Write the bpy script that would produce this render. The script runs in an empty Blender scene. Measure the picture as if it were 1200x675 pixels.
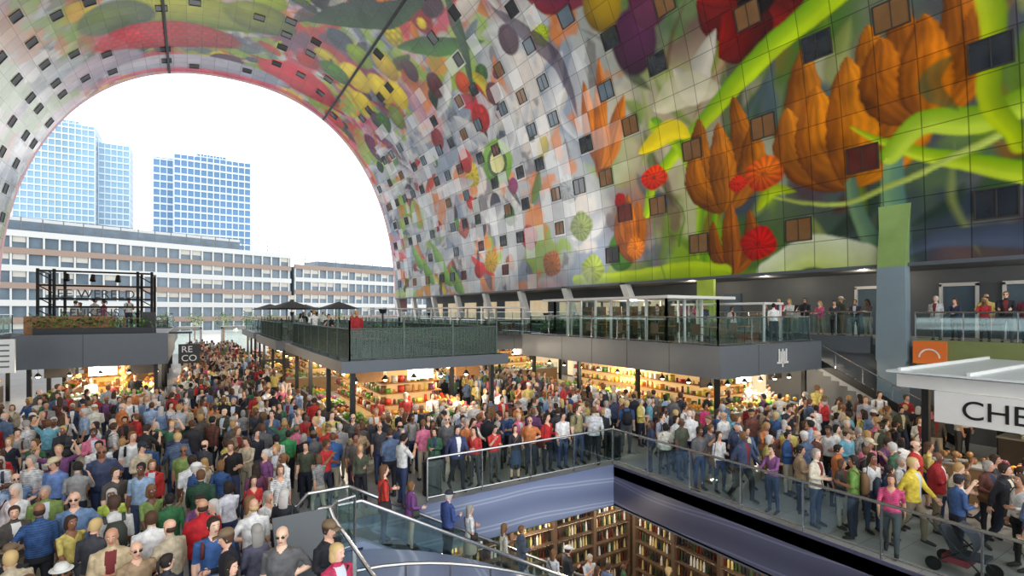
import bpy, math, random
import numpy as np
from mathutils import Vector, Matrix
random.seed(7)
scn=bpy.context.scene
COL=bpy.context.collection

# ------------------------------------------------------------------ helpers
def lin(c):
    return tuple(((v/255.0)/12.92 if v/255.0<=0.04045 else ((v/255.0+0.055)/1.055)**2.4) for v in c)
def new_mat(name):
    m=bpy.data.materials.new(name); m.use_nodes=True
    nt=m.node_tree; b=nt.nodes['Principled BSDF']
    return m,nt,b
MATS={}
def mat(name,rgb,rough=0.6,metal=0.0,var=0.12,scale=3.0,emit=0.0,ecol=None,spec=0.5):
    if name in MATS: return MATS[name]
    m,nt,b=new_mat(name); c=lin(rgb)
    b.inputs['Roughness'].default_value=rough; b.inputs['Metallic'].default_value=metal
    b.inputs['Specular IOR Level'].default_value=spec
    if var>0:
        tc=nt.nodes.new('ShaderNodeTexCoord'); nz=nt.nodes.new('ShaderNodeTexNoise'); nz.inputs['Scale'].default_value=scale; nz.inputs['Detail'].default_value=4
        nt.links.new(tc.outputs['Object'],nz.inputs['Vector'])
        mx=nt.nodes.new('ShaderNodeMix'); mx.data_type='RGBA'
        mx.inputs[6].default_value=(*[v*(1-var) for v in c],1); mx.inputs[7].default_value=(*[min(1,v*(1+var)) for v in c],1)
        nt.links.new(nz.outputs['Fac'],mx.inputs[0]); nt.links.new(mx.outputs[2],b.inputs['Base Color'])
    else: b.inputs['Base Color'].default_value=(*c,1)
    if emit>0:
        b.inputs['Emission Color'].default_value=(*(lin(ecol) if ecol else c),1); b.inputs['Emission Strength'].default_value=emit
    MATS[name]=m; return m
def glass_mat(name,rgb=(200,220,220),alpha=0.18,rough=0.03,tint=(.86,.93,.92)):
    m=bpy.data.materials.new(name); m.use_nodes=True; nt=m.node_tree; nt.nodes.clear()
    o=nt.nodes.new('ShaderNodeOutputMaterial'); mx=nt.nodes.new('ShaderNodeMixShader'); t=nt.nodes.new('ShaderNodeBsdfTransparent')
    g=nt.nodes.new('ShaderNodeBsdfGlossy'); g.inputs['Roughness'].default_value=rough; g.inputs['Color'].default_value=(*lin(rgb),1)
    t.inputs['Color'].default_value=(*tint,1); mx.inputs[0].default_value=alpha
    nt.links.new(t.outputs[0],mx.inputs[1]); nt.links.new(g.outputs[0],mx.inputs[2]); nt.links.new(mx.outputs[0],o.inputs[0]); MATS[name]=m; return m

def empty(name,parent=None):
    e=bpy.data.objects.new(name,None); COL.objects.link(e); e.empty_display_size=0.2
    if parent: e.parent=parent
    return e
class MB:
    def __init__(s): s.v=[];s.f=[];s.m=[]
    def quad(s,p,m=0):
        n=len(s.v); s.v+= [tuple(q) for q in p]; s.f.append(tuple(range(n,n+len(p)))); s.m.append(m)
    def box(s,x0,y0,z0,x1,y1,z1,m=0):
        if x0>x1:x0,x1=x1,x0
        if y0>y1:y0,y1=y1,y0
        if z0>z1:z0,z1=z1,z0
        n=len(s.v)
        s.v+=[(x0,y0,z0),(x1,y0,z0),(x1,y1,z0),(x0,y1,z0),(x0,y0,z1),(x1,y0,z1),(x1,y1,z1),(x0,y1,z1)]
        s.f+=[(n,n+3,n+2,n+1),(n+4,n+5,n+6,n+7),(n,n+1,n+5,n+4),(n+1,n+2,n+6,n+5),(n+2,n+3,n+7,n+6),(n+3,n,n+4,n+7)]
        s.m+=[m]*6
    def obox(s,o,a,b,c,m=0):
        o=Vector(o);a=Vector(a);b=Vector(b);c=Vector(c);n=len(s.v)
        s.v+=[tuple(q) for q in (o,o+a,o+a+b,o+b,o+c,o+a+c,o+a+b+c,o+b+c)]
        s.f+=[(n,n+3,n+2,n+1),(n+4,n+5,n+6,n+7),(n,n+1,n+5,n+4),(n+1,n+2,n+6,n+5),(n+2,n+3,n+7,n+6),(n+3,n,n+4,n+7)]
        s.m+=[m]*6
    def cyl(s,p0,p1,r0,r1=None,n=8,m=0,cap=True):
        if r1 is None:r1=r0
        p0=Vector(p0);p1=Vector(p1);d=(p1-p0).normalized()
        u=d.cross(Vector((0,0,1))) if abs(d.z)<.95 else d.cross(Vector((1,0,0)))
        u.normalize();w=d.cross(u);k=len(s.v)
        for p,r in ((p0,r0),(p1,r1)):
            for i in range(n):
                a=2*math.pi*i/n; s.v.append(tuple(p+(u*math.cos(a)+w*math.sin(a))*r))
        for i in range(n):
            j=(i+1)%n; s.f.append((k+i,k+j,k+n+j,k+n+i)); s.m.append(m)
        if cap:
            s.f.append(tuple(k+i for i in range(n-1,-1,-1)));s.m.append(m)
            s.f.append(tuple(k+n+i for i in range(n)));s.m.append(m)
    def sph(s,c,r,m=0,n=7,k=5,sc=(1,1,1)):
        b=len(s.v); s.v.append((c[0],c[1],c[2]-r*sc[2]))
        for j in range(1,k):
            t=math.pi*j/k
            for i in range(n):
                a=2*math.pi*i/n
                s.v.append((c[0]+r*sc[0]*math.sin(t)*math.cos(a),c[1]+r*sc[1]*math.sin(t)*math.sin(a),c[2]-r*sc[2]*math.cos(t)))
        s.v.append((c[0],c[1],c[2]+r*sc[2])); e=len(s.v)-1
        for i in range(n):
            j=(i+1)%n; s.f.append((b,b+1+j,b+1+i)); s.m.append(m)
            for q in range(k-2):
                o=b+1+q*n; s.f.append((o+i,o+j,o+n+j,o+n+i)); s.m.append(m)
            o=b+1+(k-2)*n; s.f.append((o+i,o+j,e)); s.m.append(m)
    def mesh(s,name,mats,smooth=False):
        me=bpy.data.meshes.new(name); me.from_pydata(s.v,[],s.f)
        for mm in mats: me.materials.append(mm)
        me.polygons.foreach_set('material_index',s.m)
        if smooth: me.polygons.foreach_set('use_smooth',[True]*len(s.f))
        me.update(); return me
    def obj(s,name,mats,parent=None,smooth=False):
        o=bpy.data.objects.new(name,s.mesh(name,mats,smooth)); COL.objects.link(o)
        if parent: o.parent=parent
        return o

# ------------------------------------------------------------------ arch profile
CX=4.2;AA=21.0;BB=29.0;NN=2.3;YF=72.0;YN=-5.0
th=np.linspace(0,math.pi,6001); c_=np.cos(th); s_=np.sin(th)
PX=CX+AA*np.sign(c_)*np.abs(c_)**(2/NN); PZ=5+BB*np.abs(s_)**(2/NN)
PX=np.concatenate([[CX+AA],PX,[CX-AA]]); PZ=np.concatenate([[3.0],PZ,[3.0]])
AL=np.concatenate([[0],np.cumsum(np.hypot(np.diff(PX),np.diff(PZ)))])
s7=np.interp(7.0,PZ[:3000],AL[:3000]); AL=AL-s7; SMAX=79.0
def prof(s): return np.interp(s,AL,PX),np.interp(s,AL,PZ)

# ------------------------------------------------------------------ mural painting in wall metres (Y along hall, s up the curve)
def vnoise(y,s,sc,seed):
    g=np.random.RandomState(seed).rand(97,97)
    a=(y/sc)%96; b=(s/sc)%96
    i=np.floor(a).astype(int)%96; j=np.floor(b).astype(int)%96; fa=a-np.floor(a); fb=b-np.floor(b)
    fa=fa*fa*(3-2*fa); fb=fb*fb*(3-2*fb)
    return (g[i,j]*(1-fa)+g[i+1,j]*fa)*(1-fb)+(g[i,j+1]*(1-fa)+g[i+1,j+1]*fa)*fb
def fbm(y,s,sc,seed):
    return sum(vnoise(y+7.3*k,s+3.1*k,sc/2**k,seed+k)*0.5**k for k in range(4))/1.875
ys=np.concatenate([np.arange(YN,3,1.0),np.arange(3,20,.07),np.arange(20,40,.1),np.arange(40,YF+.01,.14)]); ys[-1]=YF
ss=np.concatenate([np.arange(0,16,.075),np.arange(16,24,.11),np.arange(24,SMAX,.16),[SMAX]])
ss[0]=0
GY,GS=np.meshgrid(ys,ss,indexing='ij'); SH=GY.shape
Y=GY.ravel();Sv=GS.ravel()
wy=Y+ (fbm(Y,Sv,1.5,3)-.5)*.5; ws=Sv+(fbm(Y,Sv,1.5,9)-.5)*.5
def L(*c): return np.array(lin(c))
col=np.zeros((Y.size,3))
def mixc(mask,c):
    global col
    mask=np.clip(mask,0,1)[:,None]; col=col*(1-mask)+np.asarray(c)*mask
def sm(x,a,b): 
    t=np.clip((x-a)/(b-a),0,1); return t*t*(3-2*t)
pale=L(182,188,194)
col[:]=pale
n1=fbm(Y,Sv,5,21); n2=fbm(Y,Sv,3,31); n3=fbm(Y,Sv,2.2,41); n4=fbm(Y,Sv,7,51)
mixc(sm(n1,.50,.60)*.8,L(128,144,168)); mixc(sm(n2,.58,.66)*.7,L(226,218,210)); mixc(sm(n3,.60,.68)*.75,L(96,92,102))
mixc(sm(n4,.58,.66)*.6,L(206,140,160)); mixc(sm(fbm(Y,Sv,4,61),.57,.65)*.85,L(145,176,66)); mixc(sm(fbm(Y,Sv,3,66),.61,.68)*.8,L(214,130,66))
cz=sm(Sv,20,24)*(1-sm(Sv,50,55))
mixc(cz*sm(fbm(Y,Sv,4,71),.5,.6)*.8,L(130,156,50)); mixc(cz*sm(fbm(Y,Sv,4,75),.55,.63)*.85,L(192,50,80)); mixc(cz*sm(fbm(Y,Sv,3,79),.58,.64)*.7,L(66,88,118)); mixc(cz*sm(fbm(Y,Sv,4,83),.6,.66)*.8,L(226,196,60))
nz=(1-sm(Y,20,29))
f1=sm(fbm(Y,Sv,6,91),.42,.6)[:,None]
mixc(nz*.95,L(62,72,80)*(1-f1)+L(112,118,96)*f1)
mixc(nz*sm(fbm(Y,Sv,6,95),.48,.66)*.9,L(70,108,42)); mixc(nz*sm(fbm(Y,Sv,4,99),.56,.7)*.85,L(140,172,60)); mixc(nz*sm(fbm(Y,Sv,4.5,103),.56,.7)*.8,L(100,64,76)); mixc(nz*sm(fbm(Y,Sv,5,111),.56,.7)*.75,L(166,106,52))
mixc(nz*sm(fbm(Y,Sv,3,107),.6,.72)*.7,L(200,194,168))
mixc((1-sm(Y,11,16))*(1-sm(Sv,3.5,7))*.75,L(50,60,76))
mixc(sm(Y,14,18)*(1-sm(Y,24,30))*sm(Sv,5,8)*(1-sm(Sv,11,14))*.45,L(206,200,168))
def bez(pts,n=14):
    P=[np.array(p,float) for p in pts]; P=[2*P[0]-P[1]]+P+[2*P[-1]-P[-2]]; out=[]
    for i in range(1,len(P)-2):
        for t in np.linspace(0,1,n,endpoint=False):
            out.append(.5*((2*P[i])+(-P[i-1]+P[i+1])*t+(2*P[i-1]-5*P[i]+4*P[i+1]-P[i+2])*t*t+(-P[i-1]+3*P[i]-3*P[i+1]+P[i+2])*t**3))
    out.append(P[-2]); return np.array(out)
def stroke(pts,w0,w1,c1,c2=None,leaf=False,soft=.12,al=1.0,stri=0.0,w=None,rim=0.0,ex=.75,jag=0.0):
    global col
    q=bez(pts); mx=max(w0,w1,w or 0)*1.3+.3
    idx=np.where((Y>q[:,0].min()-mx)&(Y<q[:,0].max()+mx)&(Sv>q[:,1].min()-mx)&(Sv<q[:,1].max()+mx))[0]
    if idx.size==0:return
    y=wy[idx]*.5+Y[idx]*.5; s=ws[idx]*.5+Sv[idx]*.5; best=np.full(idx.size,1e9); tt=np.zeros(idx.size); sd=np.zeros(idx.size)
    n=len(q)-1
    for i in range(n):
        a=q[i];d=q[i+1]-a;l2=d@d+1e-9
        t=np.clip(((y-a[0])*d[0]+(s-a[1])*d[1])/l2,0,1)
        ey=y-a[0]-t*d[0];es=s-a[1]-t*d[1];dd=np.hypot(ey,es); m=dd<best
        best[m]=dd[m]; tt[m]=((i+t)/n)[m]; sd[m]=(np.sign(ey*d[1]-es*d[0])*dd)[m]
    W=(w0+(w1-w0)*tt)
    if leaf: W=(w or max(w0,w1))*np.sin(np.pi*np.clip(tt,0.0,1)**.9)**ex+.02
    if jag>0: W=W*(1-jag*tt*(.5+.5*np.sin(tt*60+vnoise(Y[idx],Sv[idx],.4,77)*8)))
    mk=np.clip((W-best)/(soft+1e-6),0,1)*al
    f=np.clip(sd/(W+1e-6)*.5+.5,0,1)[:,None]
    c1=np.array(c1);c2=np.array(c2 if c2 is not None else c1*.55)
    cc=c1*(1-f)+c2*f
    if stri>0:
        st=.5+.5*np.sin(sd/(W+.05)*15+vnoise(Y[idx],Sv[idx],.9,5)*7); cc=cc*(1-stri*.45*st[:,None])
        vein=np.exp(-(sd/(.06))**2)[:,None]; cc=cc*(1-.3*vein); cc=cc*(.7+.6*vnoise(Y[idx],Sv[idx],.7,15))[:,None]; cc=cc*(.75+.45*tt[:,None])
    if rim>0:
        e=np.clip(1-(W-best)/(.16*W+.03),0,1)[:,None]; cc=cc*(1-rim*e)
    hl=np.exp(-((f-.3)/.12)**2); cc=cc+hl*.10*c1
    mk=mk[:,None]; col[idx]=col[idx]*(1-mk)+cc*mk
def blob(y0,s0,ry,rs,c1,c2=None,tex=None,soft=.12,ring=None):
    idx=np.where((abs(Y-y0)<ry*1.4+.3)&(abs(Sv-s0)<rs*1.4+.3))[0]
    if idx.size==0:return
    y=(Y[idx]*.7+wy[idx]*.3-y0)/ry;s=(Sv[idx]*.7+ws[idx]*.3-s0)/rs
    r=np.hypot(y,s); mk=np.clip((1-r)/(soft),0,1)
    c1=np.array(c1);c2=np.array(c2 if c2 is not None else c1*.5)
    f=np.clip(np.hypot(y+.3,s-.35)/1.3,0,1)[:,None]; cc=c1*(1-f)+c2*f
    if tex=='berry':
        t=np.abs(np.sin(Y[idx]*4.2)*np.sin(Sv[idx]*4.2+np.floor(Y[idx]*4.2/np.pi)%2*1.57)); cc=cc*(.6+.55*t[:,None])
    if tex=='petal':
        a=np.arctan2(s,y); t=.5+.5*np.sin(a*13+r*5+vnoise(Y[idx],Sv[idx],.5,3)*3); cc=cc*(.6+.5*t[:,None]); mk=np.clip((1-.10*(.5+.5*np.sin(a*4+y0))-r)/soft,0,1); core=np.clip(1-r/.25,0,1)[:,None]; cc=cc*(1-core*.6)
    if tex=='kiwi':
        cc=np.where((r<.45)[:,None],L(226,226,170),cc); cc=np.where(((r>.45)&(r<.62))[:,None],L(60,90,40),cc)
    mk=mk[:,None]; col[idx]=col[idx]*(1-mk)+cc*mk
LIME=L(190,214,44);LIME2=L(96,148,26);GRN=L(72,132,36);DGR=L(34,74,40);ORG=L(230,136,40);BRN=L(176,98,44);RED=L(220,44,34);CRI=L(200,34,68);YEL=L(246,224,50);PUR=L(92,46,84);TEAL=L(96,140,150)
rr=random.Random(5)
pal=[CRI,RED,ORG,YEL,GRN,LIME,PUR,DGR,L(150,60,110),L(110,125,150),L(235,235,230),L(60,60,80)]
for i in range(250):
    y0=rr.uniform(24,71); s0=rr.choice([rr.uniform(0,20),rr.uniform(18,50),rr.uniform(20,48)]); r=rr.uniform(.4,1.5)*(1.4 if s0>20 else 1)
    c=rr.choice(pal); c=c*rr.uniform(.6,1)
    if rr.random()<.45: blob(y0,s0,r,r*rr.uniform(.7,1.2),c,tex=rr.choice([None,None,'berry','petal']))
    else:
        a=rr.uniform(0,6.28); l=rr.uniform(2,6); stroke([(y0,s0),(y0+math.cos(a)*l*.5+rr.uniform(-.7,.7),s0+math.sin(a)*l*.5),(y0+math.cos(a)*l,s0+math.sin(a)*l)],.1,.1,c,leaf=True,w=rr.uniform(.25,.8),al=.85)
for i in range(60):
    y0=rr.uniform(28,70); s0=rr.uniform(1,19); a=rr.uniform(0,6.28); l=rr.uniform(3,8)
    stroke([(y0,s0),(y0+math.cos(a)*l*.5+rr.uniform(-1,1),s0+math.sin(a)*l*.5),(y0+math.cos(a)*l,s0+math.sin(a)*l)],.1,.1,L(224,226,228)*rr.uniform(.75,1.05),L(170,176,190),leaf=True,w=rr.uniform(.4,1.1),al=.75)
for i in range(56):
    y0=rr.uniform(3,24); s0=rr.uniform(0,14); a=rr.uniform(.6,2.5); l=rr.uniform(2,5); c=rr.choice([L(70,104,50),L(110,142,50),L(42,62,48),L(150,100,50),L(90,56,50),L(158,168,100),L(80,100,112)])
    stroke([(y0,s0),(y0+math.cos(a)*l*.5+rr.uniform(-.6,.6),s0+math.sin(a)*l*.5),(y0+math.cos(a)*l,s0+math.sin(a)*l)],.1,.1,c,c*.5,leaf=True,w=rr.uniform(.2,.6),al=.75,soft=.25)
blob(57.5,43,3.2,7.5,L(196,196,50),L(90,116,34)); blob(56,37,3,3.4,L(150,160,50),L(64,84,40)); blob(58,49,3,3.5,L(120,140,70),L(60,80,60))
blob(62.6,45,3.1,7.2,L(236,46,82),L(150,16,46),tex='berry')
blob(66,31.5,3.4,5.0,L(236,54,88),L(160,20,52)); blob(66.5,52,2.6,5,L(206,190,200),L(150,140,160))
blob(69.2,42,2.2,10,L(206,196,206),L(150,160,180)); stroke([(71,17),(71.3,26),(71.2,36),(71.2,50)],.6,.6,L(216,110,130),L(190,60,90),al=.85)
for (a,b,r) in ((57,26.8,2.1),(54.6,24.2,1.9),(52.4,22.4,1.6),(60,24.6,1.6)): blob(a,b,r,r,YEL,L(196,170,30))
blob(59.2,28.8,1.7,1.9,GRN); blob(53,27.6,1.6,1.6,L(150,180,60)); blob(50.6,25.2,1.6,1.8,L(226,200,60),L(150,120,30)); blob(55.5,21,1.5,1.5,L(130,150,70))
stroke([(53,33),(48,30),(44,27.5),(39,26)],.1,.1,DGR,L(40,60,60),leaf=True,w=1.5)
stroke([(47,25.5),(43,23.6),(40,22.2),(35.5,20.6)],.1,.1,L(70,124,50),DGR,leaf=True,w=.9); stroke([(36,26),(38,22),(41,17)],.1,.1,L(58,80,66),DGR,leaf=True,w=.6)
blob(45.2,20.7,1.4,1.3,L(96,40,52)); blob(41,19.3,1.1,1.0,L(222,96,50)); blob(40.6,15.9,1.5,1.3,L(204,50,50),tex='berry'); blob(45.6,13.3,1.3,1.3,L(196,48,48)); blob(49.5,16.6,1.3,1.2,L(150,50,60))
blob(40.2,11.8,2.7,2.1,L(150,190,80),L(90,140,60),tex='kiwi'); blob(33,19.5,1.2,1.2,L(80,50,70)); blob(47.5,23.2,1.2,1.2,L(80,40,60)); blob(37.5,17,1.1,1.0,L(120,60,70))
stroke([(33,22),(31,19),(29,16),(28.6,12)],.1,.1,L(80,62,92),L(50,40,60),leaf=True,w=.7,al=.8); stroke([(30,24),(28,20),(24,18)],.1,.1,L(120,40,50),PUR,leaf=True,w=.9)
for p in ([(27.6,7.5),(26.6,11),(25.2,15)],[(27.2,8),(27.6,11),(27.2,14.3)],[(27.2,7.6),(25.4,10),(24,12.2)],[(27.3,8),(26.6,10),(26.4,13.2)]): stroke(p,.1,.1,L(226,140,56),L(140,74,34),leaf=True,w=.8,stri=.4,rim=.3)
blob(22.3,14.6,1.8,2.0,PUR,L(50,30,50)); blob(23.8,17.5,1.6,1.6,L(190,160,60),L(110,90,40)); blob(20.5,16.2,1.6,1.6,L(110,60,90))
for a in range(5):
    t=a*1.25+.3; stroke([(14.6,13.4),(14.6+2.0*math.cos(t),13.4+1.5*math.sin(t)),(14.6+3.6*math.cos(t+.2),13.4+2.6*math.sin(t+.2))],.1,.1,L(140,40,38),L(62,20,24),leaf=True,w=1.6,stri=.3,rim=.3)
blob(14.6,13.4,1.1,.9,L(30,24,26),L(12,10,12))
stroke([(20,12.2),(19,10.6),(18.2,11.6),(17,13)],.1,.1,L(206,200,190),L(150,150,140),leaf=True,w=.9)
stroke([(22,10.4),(19.6,10.8),(17,9.8)],.1,.1,L(226,222,196),L(176,176,150),leaf=True,w=1.0,al=.7); stroke([(16.4,7.8),(15,6),(14.4,3.6)],.1,.1,L(200,206,180),L(140,150,136),leaf=True,w=.7,al=.7)
stroke([(23.4,4.4),(22.6,6.2),(20.2,7.9),(17.7,9.2),(14.5,10.9),(12.1,11.7),(9.6,12.8),(7,14)],.35,.85,LIME,LIME2,rim=.2)
stroke([(22,9.6),(20.3,7.6),(19.4,4.6),(19.6,1.2)],.5,.25,L(170,200,70),GRN)
stroke([(21,2),(20.6,4),(22.4,6.3)],.12,.08,L(70,110,50)); stroke([(19.2,.5),(18.4,3.8),(20,6)],.4,.1,L(150,190,60),GRN)
stroke([(23.6,8.2),(21,8.9),(19.6,8.2)],.1,.1,YEL,L(206,190,60),leaf=True,w=.7)
tr_=random.Random(2)
def tulip(base,tips,w,c1,c2,stri=.6):
    for n_,t in enumerate(tips):
        dx=t[0]-base[0]; mid=(base[0]+dx*.95+tr_.uniform(-.15,.15),base[1]+(t[1]-base[1])*.45)
        k=.72+.4*n_/len(tips); stroke([base,mid,t],.1,.1,c1*k,c2*k,leaf=True,w=w*tr_.uniform(.9,1.15),stri=stri,soft=.08,rim=.4,ex=.6,jag=.12)
tulip((17.8,3.6),[(19.0,9.0),(16.6,9.4),(15.9,7.6),(19.5,7.4),(17.7,8.4)],.85,L(206,128,56),L(104,58,24))
tulip((17.4,.0),[(18.5,3.2),(16.3,3.4),(17.4,4.0)],.55,L(206,120,50),L(110,60,26))
tulip((11.4,3.6),[(13.0,10.3),(10.3,10.2),(14.0,8.0),(9.2,7.8),(12.6,8.4),(11.2,9.2)],1.1,L(238,152,60),L(128,70,24))
tulip((8.4,5.6),[(9.2,10.8),(7.4,10.8),(9.9,9.4),(6.9,9.2),(8.4,9.6)],.85,L(214,128,50),L(112,62,28))
tulip((24.9,1.4),[(25.9,5.2),(24.1,5.4),(25.0,6.0)],.6,L(204,122,60),L(130,70,36))
stroke([(11.4,3.8),(11.0,2),(10.1,.0)],.28,.5,L(120,150,110),L(80,110,100))
stroke([(9.75,4.6),(9.75,2.2),(9.75,0)],.45,.6,L(132,168,120),L(90,126,120))
stroke([(11.2,6.2),(10.0,5.2),(8.2,4.2),(5.6,2.9),(3,2)],.1,.6,L(206,222,90),LIME2,w=1,rim=.2); stroke([(9.9,4.6),(8.6,5.6),(6.6,5.2),(4,6)],.45,.65,L(196,214,96),L(110,154,44),rim=.2)
stroke([(15.4,3.9),(13.4,3.3),(11.4,2.9),(9.4,3.5),(6.5,4.4)],.12,.2,L(200,216,120)); stroke([(15.9,3.2),(15,4.1),(13.8,3.9)],.1,.1,LIME,leaf=True,w=.35)
stroke([(6.7,11),(6.4,8.4),(6.6,6),(5.9,4)],.5,.35,L(190,204,50),L(100,134,36)); stroke([(4.8,11),(4.6,7),(4.0,3)],.9,.6,L(110,130,66),L(60,70,50))
stroke([(15.4,.0),(13.2,.9),(11,.2)],.7,.9,L(196,210,120),L(220,226,200)); stroke([(18,.2),(21,.55),(25,.4),(31,.5)],.55,.45,LIME,L(150,180,50))
stroke([(9.2,.5),(8,.9),(5,.7)],.25,.5,L(80,90,110)); stroke([(7.6,7.9),(8.4,7),(7.5,5.7)],.1,.1,L(60,90,60),leaf=True,w=.4,al=.7)
blob(22.6,6.5,1.15,.8,L(244,90,40),L(190,50,26),tex='petal'); blob(15.4,5.1,1.15,1.0,L(244,136,50),L(190,66,26),tex='petal'); blob(16.9,4.9,.6,.5,L(236,76,44),tex='petal'); blob(15.9,1.6,1.15,.95,L(244,36,32),L(160,16,20),tex='petal'); blob(24.6,2.3,.9,.8,L(236,140,60),tex='petal')
stroke([(15.9,2.6),(15.4,3.4),(15.2,4.2)],.07,.07,GRN); stroke([(22.6,5.7),(22.9,3),(22.2,0)],.09,.09,GRN)
for (a,b) in ((56.5,4.5),(55,2.5),(60,3),(63,5),(52,1.4)): stroke([(a-2,b-1.5),(a,b),(a+1.5,b+2)],.1,.1,L(140,180,80),GRN,leaf=True,w=.9)
for (a,b,c) in ((34,2,ORG),(37,4.5,L(216,90,90)),(44,3,L(220,180,80)),(30,4.5,L(170,190,110)),(49,7,L(220,130,120)),(31,7.5,L(200,210,215)),(29,1.2,LIME)): blob(a,b,1.4,1.2,c*.9,tex='petal')
g=(.84+.28*fbm(Y,Sv,.8,131))[:,None]; lum=col.mean(axis=1,keepdims=True); col=np.clip((lum+(col-lum)*1.18)*g,0.004,1)*.95
m=sm(Sv,52,57)[:,None]; grey=col.mean(axis=1,keepdims=True); col=col*(1-.55*m)+(grey*.45+.09)*m

xs,zs=prof(Sv)
verts=np.stack([xs,Y,zs],1)
ny,ns=SH
ii=np.arange(ny-1)[:,None]*ns+np.arange(ns-1)[None,:]
faces=np.stack([ii,ii+1,ii+ns+1,ii+ns],-1).reshape(-1,4)
me=bpy.data.meshes.new('vault_mural'); me.vertices.add(len(verts)); me.vertices.foreach_set('co',verts.ravel())
me.loops.add(faces.size); me.loops.foreach_set('vertex_index',faces.ravel().astype(np.int32)); me.polygons.add(len(faces))
me.polygons.foreach_set('loop_start',np.arange(0,faces.size,4,dtype=np.int32)); 
me.update(calc_edges=True); me.polygons.foreach_set('use_smooth',np.ones(len(faces),bool))
ca=me.color_attributes.new('mural','FLOAT_COLOR','POINT'); ca.data.foreach_set('color',np.concatenate([col,np.ones((len(col),1))],1).ravel().astype(np.float32))
uv=me.uv_layers.new(name='panels'); uvv=np.stack([Y/1.45,Sv/1.35],1)[faces.ravel()]; uv.data.foreach_set('uv',uvv.ravel().astype(np.float32))
m,nt,b=new_mat('printed_mural_panels')
at=nt.nodes.new('ShaderNodeVertexColor'); at.layer_name='mural'
uvn=nt.nodes.new('ShaderNodeUVMap'); uvn.uv_map='panels'
def vm(op,a,bv=None):
    n=nt.nodes.new('ShaderNodeVectorMath'); n.operation=op; nt.links.new(a,n.inputs[0])
    if bv is not None: n.inputs[1].default_value=bv
    return n.outputs[0]
fl=vm('FLOOR',uvn.outputs[0]); fr=vm('FRACTION',uvn.outputs[0]); ab=vm('ABSOLUTE',vm('SUBTRACT',fr,(.5,.5,0)))
sp=nt.nodes.new('ShaderNodeSeparateXYZ'); nt.links.new(ab,sp.inputs[0]); spf=nt.nodes.new('ShaderNodeSeparateXYZ'); nt.links.new(fl,spf.inputs[0])
def ma(op,a,bv):
    n=nt.nodes.new('ShaderNodeMath'); n.operation=op
    for k,v in ((0,a),(1,bv)):
        if isinstance(v,(int,float)): n.inputs[k].default_value=v
        else: nt.links.new(v,n.inputs[k])
    return n.outputs[0]
seam=ma('GREATER_THAN',ma('MAXIMUM',sp.outputs[0],sp.outputs[1]),.484)
wn=nt.nodes.new('ShaderNodeTexWhiteNoise'); wn.noise_dimensions='2D'; nt.links.new(fl,wn.inputs['Vector'])
sc=nt.nodes.new('ShaderNodeSeparateColor'); nt.links.new(wn.outputs['Color'],sc.inputs[0])
br=ma('ADD',ma('MULTIPLY',wn.outputs['Value'],.26),.88)
br=ma('MULTIPLY',br,ma('SUBTRACT',1.0,ma('MULTIPLY',seam,.55)))
ramp_=ma('MINIMUM',ma('MAXIMUM',ma('MULTIPLY',ma('SUBTRACT',spf.outputs[0],16),.12),0.0),.5)
palef=ma('MULTIPLY',ma('MULTIPLY',ma('GREATER_THAN',sc.outputs[0],.80),ramp_),ma('LESS_THAN',spf.outputs[1],15.5))
mxp=nt.nodes.new('ShaderNodeMix'); mxp.data_type='RGBA'; nt.links.new(palef,mxp.inputs[0]); nt.links.new(at.outputs[0],mxp.inputs[6]); mxp.inputs[7].default_value=(.70,.74,.78,1)
mul=nt.nodes.new('ShaderNodeVectorMath'); mul.operation='SCALE'; nt.links.new(mxp.outputs[2],mul.inputs[0]); nt.links.new(br,mul.inputs['Scale'])
nt.links.new(mul.outputs[0],b.inputs['Base Color'])
nt.links.new(ma('ADD',ma('MULTIPLY',sc.outputs[1],.18),.12),b.inputs['Roughness'])
b.inputs['Coat Weight'].default_value=.3; b.inputs['Coat Roughness'].default_value=.06
me.materials.append(m)
vo=bpy.data.objects.new('ceiling_mural_vault',me); COL.objects.link(vo)

white=mat('white_paint',(225,226,224),.5,var=.04); dark=mat('dark_metal',(42,45,48),.45,.4,var=.08); grey=mat('grey_cladding',(96,101,106),.5,var=.08)
lgrey=mat('light_grey',(168,172,174),.5,var=.06); black=mat('black_plastic',(22,22,24),.4,var=.1); steel=mat('brushed_steel',(190,192,195),.25,.9,var=.05)
glass=glass_mat('clear_glass',alpha=.1,tint=(.9,.96,.95)); dglass=mat('dark_window_glass',(40,46,54),.05,var=.5,scale=1.5,spec=.9); rglass=mat('reddish_window_glass',(92,38,36),.06,var=.4,scale=1.5,spec=.9)  # reddish panes: warm reflection put into the glass colour
bglass=mat('bluegrey_window_glass',(92,110,126),.06,var=.35,scale=1.0,spec=.9); wglass=mat('lit_window_glass',(84,60,40),.06,var=.8,scale=1.4,spec=.9,emit=.06,ecol=(255,180,100)); matteglass=mat('smoked_window_glass',(40,44,50),.5,var=.3,spec=.3)  # blue-grey panes: reflected sky put into the glass colour
wood=mat('wood',(150,104,62),.5,var=.3,scale=6); frame=mat('window_frame_bronze',(60,57,55),.4,.3,var=.05)
warm=mat('warm_lamp',(255,224,170),.5,var=0,emit=12,ecol=(255,216,155))
mb=MB(); sr=np.linspace(-1.9,SMAX+2,160)
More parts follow.
